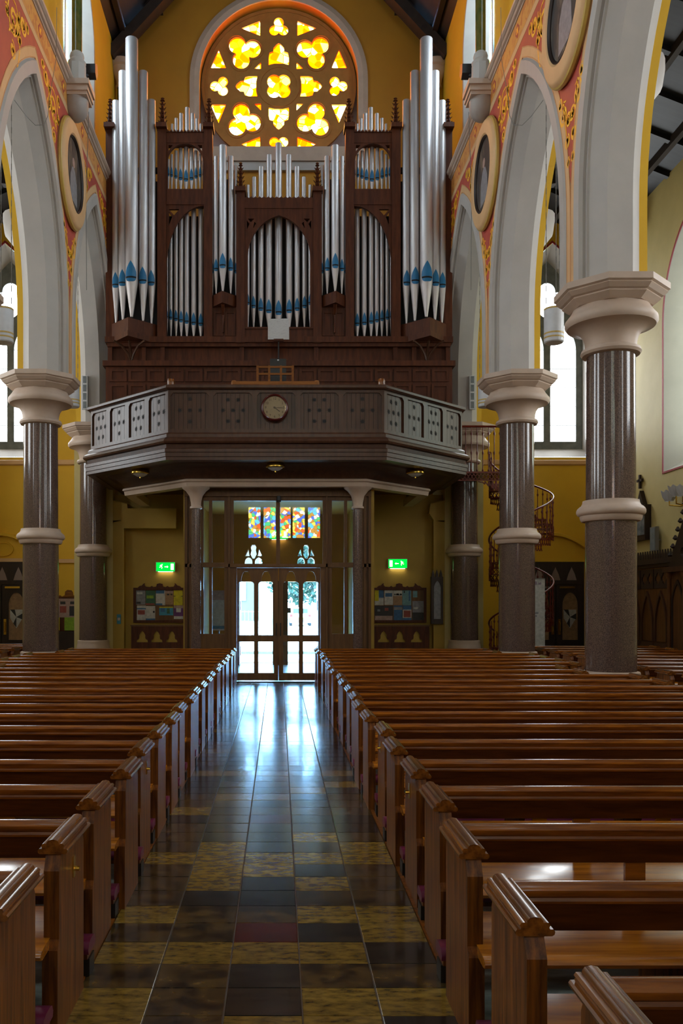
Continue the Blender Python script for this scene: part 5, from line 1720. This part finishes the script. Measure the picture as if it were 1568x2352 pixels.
for u0, u1, v0, v1, mt in ((0.1, 0.45, 0.25, 0.6, 'print_red'), (0.62, 0.95, 0.08, 0.6, 'print_dark'), (0.12, 0.4, 0.7, 0.85, 'print_dark'), (0.66, 0.9, 0.7, 0.85, 'print_dark')):
    za, zb = W(0, 1418, 27.4)[1], W(0, 1375, 27.4)[1]
    MB().box(x0 + u0 * (x1 - x0), x0 + u1 * (x1 - x0), 27.36, 27.365, za + v0 * (zb - za), za + v1 * (zb - za)).build('print_block', mt, p_)
a_, zb = W(149, 1448, 27.4)
c_, za = W(171, 1418, 27.4)
MB().box(a_, c_, 27.34, 27.36, zb, za).build('leaflet', 'print_lime', t)
MB().box(x0 + 0.02, x0 + 0.05, 27.34, 27.36, zb, za).build('leaflet', 'print_yellow', t)

# roll-up banner in the right aisle
x0, z1 = W(1208, 1329, 24.0)
x1, z0 = W(1251, 1478, 24.0)
t = thing('roll_up_banner', 'white roll-up banner standing before the right aisle door', 'banner', ((x0 + x1) / 2, 24.0, 0))
MB().box(x0 - 0.2, x1, 24.0, 24.01, 0.08, z1).build('sheet', 'print_white', t)
MB().box(x0 - 0.2, x1, 23.99, 24.02, z1 - 0.02, z1 + 0.01).build('top_bar', 'grey_metal', t)
MB().box(x0 - 0.22, x1 + 0.02, 23.9, 24.1, 0, 0.08).build('base', 'grey_metal', t)
text_part('lettering', 'g2018.ie', 0.13, 'print_purple', t, x1 - 0.32, 23.997, z1 - 0.13)
for q, (py, w) in enumerate(((1402, 0.16), (1408, 0.28), (1415, 0.24))):
    zz_ = W(0, py, 24.0)[1]
    MB().box(x1 - 0.46, x1 - 0.46 + w, 23.996, 24.0, zz_ - 0.02, zz_ + 0.02).build('print_block', 'print_grey', t)

# ------------------------------------------------------------------ right aisle wall: station, cross, lamp, confessional
t = thing('station_picture', 'gabled carved station of the cross picture on the right aisle wall', 'picture', (10.55, 25.3, 3.75))
mp = YZ(10.6)
yy0, yy1 = 24.85, 25.75
MB().plate([(yy0, 3.75), (yy1, 3.75), (yy1, 4.45), ((yy0 + yy1) / 2, 5.2), (yy0, 4.45)], [], -0.12, 0.0, mp).build('frame', 'dark_wood', t)
MB().plate([(yy0 + 0.09, 3.9), (yy1 - 0.09, 3.9), (yy1 - 0.09, 4.42), ((yy0 + yy1) / 2, 4.98), (yy0 + 0.09, 4.42)], [], -0.135, -0.12, mp).build('relief', 'station_art', t)
MB().box(10.42, 10.6, yy0 - 0.06, yy0, 3.75, 4.75).build('side_pinnacle', 'dark_wood', t)
MB().box(10.42, 10.6, yy1, yy1 + 0.06, 3.75, 4.75).build('side_pinnacle', 'dark_wood', t)
t = thing('wall_cross', 'small dark cross above the station picture', 'cross', (10.55, 25.45, 5.3))
MB().box(10.52, 10.58, 25.41, 25.49, 5.28, 5.68).build('upright', 'dark_wood', t)
MB().box(10.52, 10.58, 25.28, 25.62, 5.48, 5.55).build('arm', 'dark_wood', t)
t = thing('panel_speaker', 'flat grey loudspeaker panel on the right aisle wall above the confessional', 'loudspeaker', (10.45, 24.3, 3.38))
MB().box(10.42, 10.52, 24.1, 24.46, 3.38, 4.06).build('case', 'grey_metal', t)
MB().box(10.41, 10.42, 24.13, 24.43, 3.41, 4.03).build('grille', 'grey_stone', t)
MB().bar((10.5, 24.2, 3.7), (10.6, 24.2, 3.7), 0.05, 0.05).build('bracket', 'grey_metal', t)
t = thing('wall_lamp', 'white scalloped wall lamp on brass arms at the right edge', 'lamp', (10.3, 22.4, 4.55))
for q, (yq, zq) in enumerate(((22.75, 4.72), (22.35, 4.80), (21.98, 4.76))):
    b = MB()
    rr = []
    for r_, z in ((0.10, zq - 0.12), (0.17, zq), (0.21, zq + 0.14)):
        rr.append([(10.2 + r_ * (1 + 0.08 * math.cos(8 * a)) * math.cos(a), yq + r_ * (1 + 0.08 * math.cos(8 * a)) * math.sin(a), z + (0.03 * math.cos(8 * a) if r_ > 0.2 else 0)) for a in [2 * PI * i / 32 for i in range(32)]])
    b.rings(rr, True, False)
    b.build('shade', 'white_enamel', t, smooth=60)
    MB().tube([(10.58, 22.35, 4.5), (10.4, 22.35 + (yq - 22.35) * 0.5, 4.45), (10.2, yq, 4.5), (10.2, yq, zq - 0.1)], 0.02, 8).build('arm', 'brass', t, smooth=60)
MB().box(10.56, 10.6, 22.25, 22.45, 4.35, 4.65).build('backplate', 'brass', t)

cf = thing('confessional', 'carved dark wood confessional with pointed arches and spiked cresting by the right wall', 'confessional', (10.1, 23.5, 0))
FX = 9.72
MB().box(FX, 10.58, 20.85, 26.2, 0, 2.95).build('body', 'confessional_wood', cf)
MB().box(FX - 0.08, 10.58, 20.8, 26.25, 2.95, 3.08).build('cornice', 'dark_wood', cf)
MB().box(FX - 0.04, FX, 20.85, 26.2, 2.86, 2.95).build('cornice', 'dark_wood', cf)
b = MB()
y = 20.9
while y < 26.2:
    b.plate([(y, 3.08), (y + 0.12, 3.08), (y + 0.10, 3.16), (y + 0.06, 3.30), (y + 0.02, 3.16)], [], 0, 0.04, YZ(FX - 0.04))
    y += 0.15
b.build('cresting', 'dark_wood', cf)
mp = YZ(FX)
for q in range(6):
    y0, y1 = 20.92 + q * 0.82, 20.92 + q * 0.82 + 0.74
    ol = [(y0, 2.32), (y1, 2.32), (y1, 2.82), (y0, 2.82)]
    MB().plate(ol, [foil(y0 + 0.19, 2.57, 4, 0.075, 0.075, 0, 24), foil(y0 + 0.55, 2.57, 4, 0.075, 0.075, 0, 24)], -0.03, 0.0, mp).build('tracery_band', 'dark_wood', cf)
    oo = lancet((y0 + y1) / 2, 0.95, 0.37, 1.3, 2.26)
    oi = lancet((y0 + y1) / 2, 0.95, 0.31, 1.3, 2.14)
    MB().plate(oo, [oi], -0.05, 0.0, mp).build('arch_moulding', 'loft_wood', cf)
    MB().box(FX - 0.04, FX, y0, y1, 0.82, 0.92).build('dado_rail', 'loft_wood', cf)
    for w in range(3):
        MB().box(FX - 0.02, FX, y0 + 0.05 + w * 0.23, y0 + 0.24 + w * 0.23, 0.1, 0.8).build('panel', 'confessional_wood', cf)
# gabled front bay
GX = 9.35
MB().box(GX, 10.58, 19.2, 20.8, 0, 2.75).build('bay', 'confessional_wood', cf)
MB().plate([(19.1, 2.75), (20.9, 2.75), (20.65, 3.1), (20.0, 4.05), (19.35, 3.1)], [foil(20.0, 3.2, 3, 0.14, 0.12, PI / 2, 30)], -0.02, 0.1, YZ(GX)).build('gable', 'dark_wood', cf)
MB().rings([[(GX - 0.15, 19.0, 2.68), (GX - 0.15, 19.0, 2.80), (10.58, 19.0, 2.80), (10.58, 19.0, 2.68)], [(GX - 0.15, 20.9, 2.68), (GX - 0.15, 20.9, 2.80), (10.58, 20.9, 2.80), (10.58, 20.9, 2.68)]]).build('bay_cornice', 'loft_wood', cf)
b = MB()
for q in range(6):
    for h in (-1, 1):
        yq = 20.0 + h * (0.15 + 0.13 * q)
        zq = 4.0 - 0.19 * q
        b.lathe([(0.02, zq), (0.07, zq + 0.04), (0.02, zq + 0.12)], 6, (GX, yq))
b.lathe([(0.05, 4.0), (0.04, 4.2), (0.1, 4.24), (0.03, 4.3), (0.08, 4.36), (0.01, 4.5)], 8, (GX, 20.0))
b.build('crocket', 'dark_wood', cf)
for yq in (19.22, 20.0, 20.78):
    MB().lathe([(0.06, 0), (0.05, 0.2), (0.045, 2.5), (0.08, 2.6), (0.09, 2.68)], 10, (GX - 0.04, yq)).build('colonnette', 'confessional_wood', cf, smooth=50)
for yq in (19.6, 20.4):
    MB().plate(lancet(yq, 0.3, 0.30, 1.9, 2.5), [lancet(yq, 0.36, 0.25, 1.9, 2.4)], -0.03, 0.0, YZ(GX)).build('arch_moulding', 'dark_wood', cf)

# ------------------------------------------------------------------ outside, seen through the doors
gr = MB().box(-60, 60, 28.6, 160, -0.25, -0.02).build('ground_outside', 'forecourt')
struct(gr, 'bright forecourt outside the entrance')
MB().box(-30, 30, 33.0, 33.4, -0.02, 0.08).build('kerb', 'grey_stone', gr)
bd = thing('neighbour_building', 'pale beige building outside, seen through the left door', 'building', (-9, 90, 0))
MB().box(-18, -2.0, 88, 100, 0, 11).build('wall', 'beige_render', bd)
MB().rings([[(-18.5, 87.5, 11), (-1.5, 87.5, 11), (-1.5, 100.5, 11), (-18.5, 100.5, 11)], [(-14, 94, 14), (-6, 94, 14), (-6, 94.2, 14), (-14, 94.2, 14)]]).build('roof', 'grey_stone', bd)
for q in range(4):
    for r_ in range(2):
        x = -4 - q * 3.6
        wq = MB().box(x - 0.7, x + 0.7, 87.9, 88.0, 2 + r_ * 4, 4.2 + r_ * 4).build('window', 'grey_stone', bd)
rl = thing('iron_railing', 'grey iron railing outside the left entrance door', 'railing', (-2, 46, 0))
for q in range(14):
    x = -3.2 + q * 0.2
    MB().box(x - 0.015, x + 0.015, 46, 46.03, 0, 1.5).build('bar', 'grey_metal', rl)
for z in (0.2, 1.4):
    MB().box(-3.3, -0.4, 45.99, 46.04, z, z + 0.05).build('rail', 'grey_metal', rl)


def leaf_tree(x, y, h, r_, n, label, seed):
    rnd = random.Random(seed)
    t = thing('tree', label, 'tree', (x, y, 0))
    MB().lathe([(0.22, 0), (0.17, h * 0.5), (0.05, h * 0.9)], 8, (x, y)).build('trunk', 'bark', t, smooth=60)
    b = MB()
    for i in range(n):
        u, v = rnd.uniform(0, 2 * PI), rnd.uniform(-1, 1)
        rr = r_ * rnd.random() ** 0.4
        c = Vector((x + rr * math.cos(u) * math.sqrt(1 - v * v), y + rr * math.sin(u) * math.sqrt(1 - v * v), h * 0.66 + v * rr * 1.15))
        a = Vector((rnd.uniform(-1, 1), rnd.uniform(-1, 1), rnd.uniform(-1, 1))).normalized() * 0.28
        d = a.cross(Vector((rnd.uniform(-1, 1), rnd.uniform(-1, 1), rnd.uniform(-1, 1)))).normalized() * 0.16
        b.add([c - a, c + d, c + a, c - d], [(0, 1, 2, 3)])
    lf = b.build('foliage', 'leaf_green', t)
    lf['kind'] = 'stuff'


leaf_tree(2.0, 82, 8.5, 3.6, 2600, 'dense green tree outside, seen through the right door', 1)
leaf_tree(5.6, 90, 8.0, 3.4, 2200, 'second green tree outside at the edge of the right door', 2)

car = thing('parked_car', 'white hatchback parked outside, rear end seen through the right door', 'car', (1.72, 70, 0))
cxx, cyy = 1.72, 69.0
side_prof = [(0.0, 0.35), (-0.02, 0.75), (0.10, 0.95), (0.35, 1.42), (0.8, 1.5), (2.0, 1.48), (2.8, 1.0), (3.8, 0.85), (3.95, 0.6), (3.95, 0.3), (0.1, 0.25)]
b = MB()
b.rings([[(cxx + sx * (0.84 if z < 1.0 else 0.66), cyy + y, z) for y, z in side_prof] for sx in (-1, 1)])
b.build('body', 'car_paint', car, smooth=30)
MB().rings([[(cxx + sx * 0.58, cyy + y, z) for y, z in ((0.12, 1.0), (0.32, 1.38), (0.34, 1.38), (0.14, 1.0))] for sx in (-1, 1)]).build('rear_window', 'black_metal', car)
for sx in (-1, 1):
    MB().box(cxx + sx * 0.84, cxx + sx * 0.62, cyy - 0.04, cyy + 0.1, 0.72, 0.92).build('tail_lamp', 'red_lamp', car)
MB().box(cxx - 0.86, cxx + 0.86, cyy - 0.1, cyy + 0.15, 0.32, 0.55).build('bumper', 'grey_metal', car)
for sx in (-1, 1):
    for yq in (0.7, 3.2):
        b = MB()
        b.rings([[(cxx + sx * xx, cyy + yq + 0.31 * math.cos(a), 0.31 + 0.31 * math.sin(a)) for a in [2 * PI * i / 18 for i in range(18)]] for xx in (0.88, 0.66)])
        b.build('wheel', 'rubber', car)
MB().box(cxx - 0.26, cxx + 0.26, cyy - 0.11, cyy - 0.10, 0.56, 0.66).build('number_plate', 'print_yellow', car)
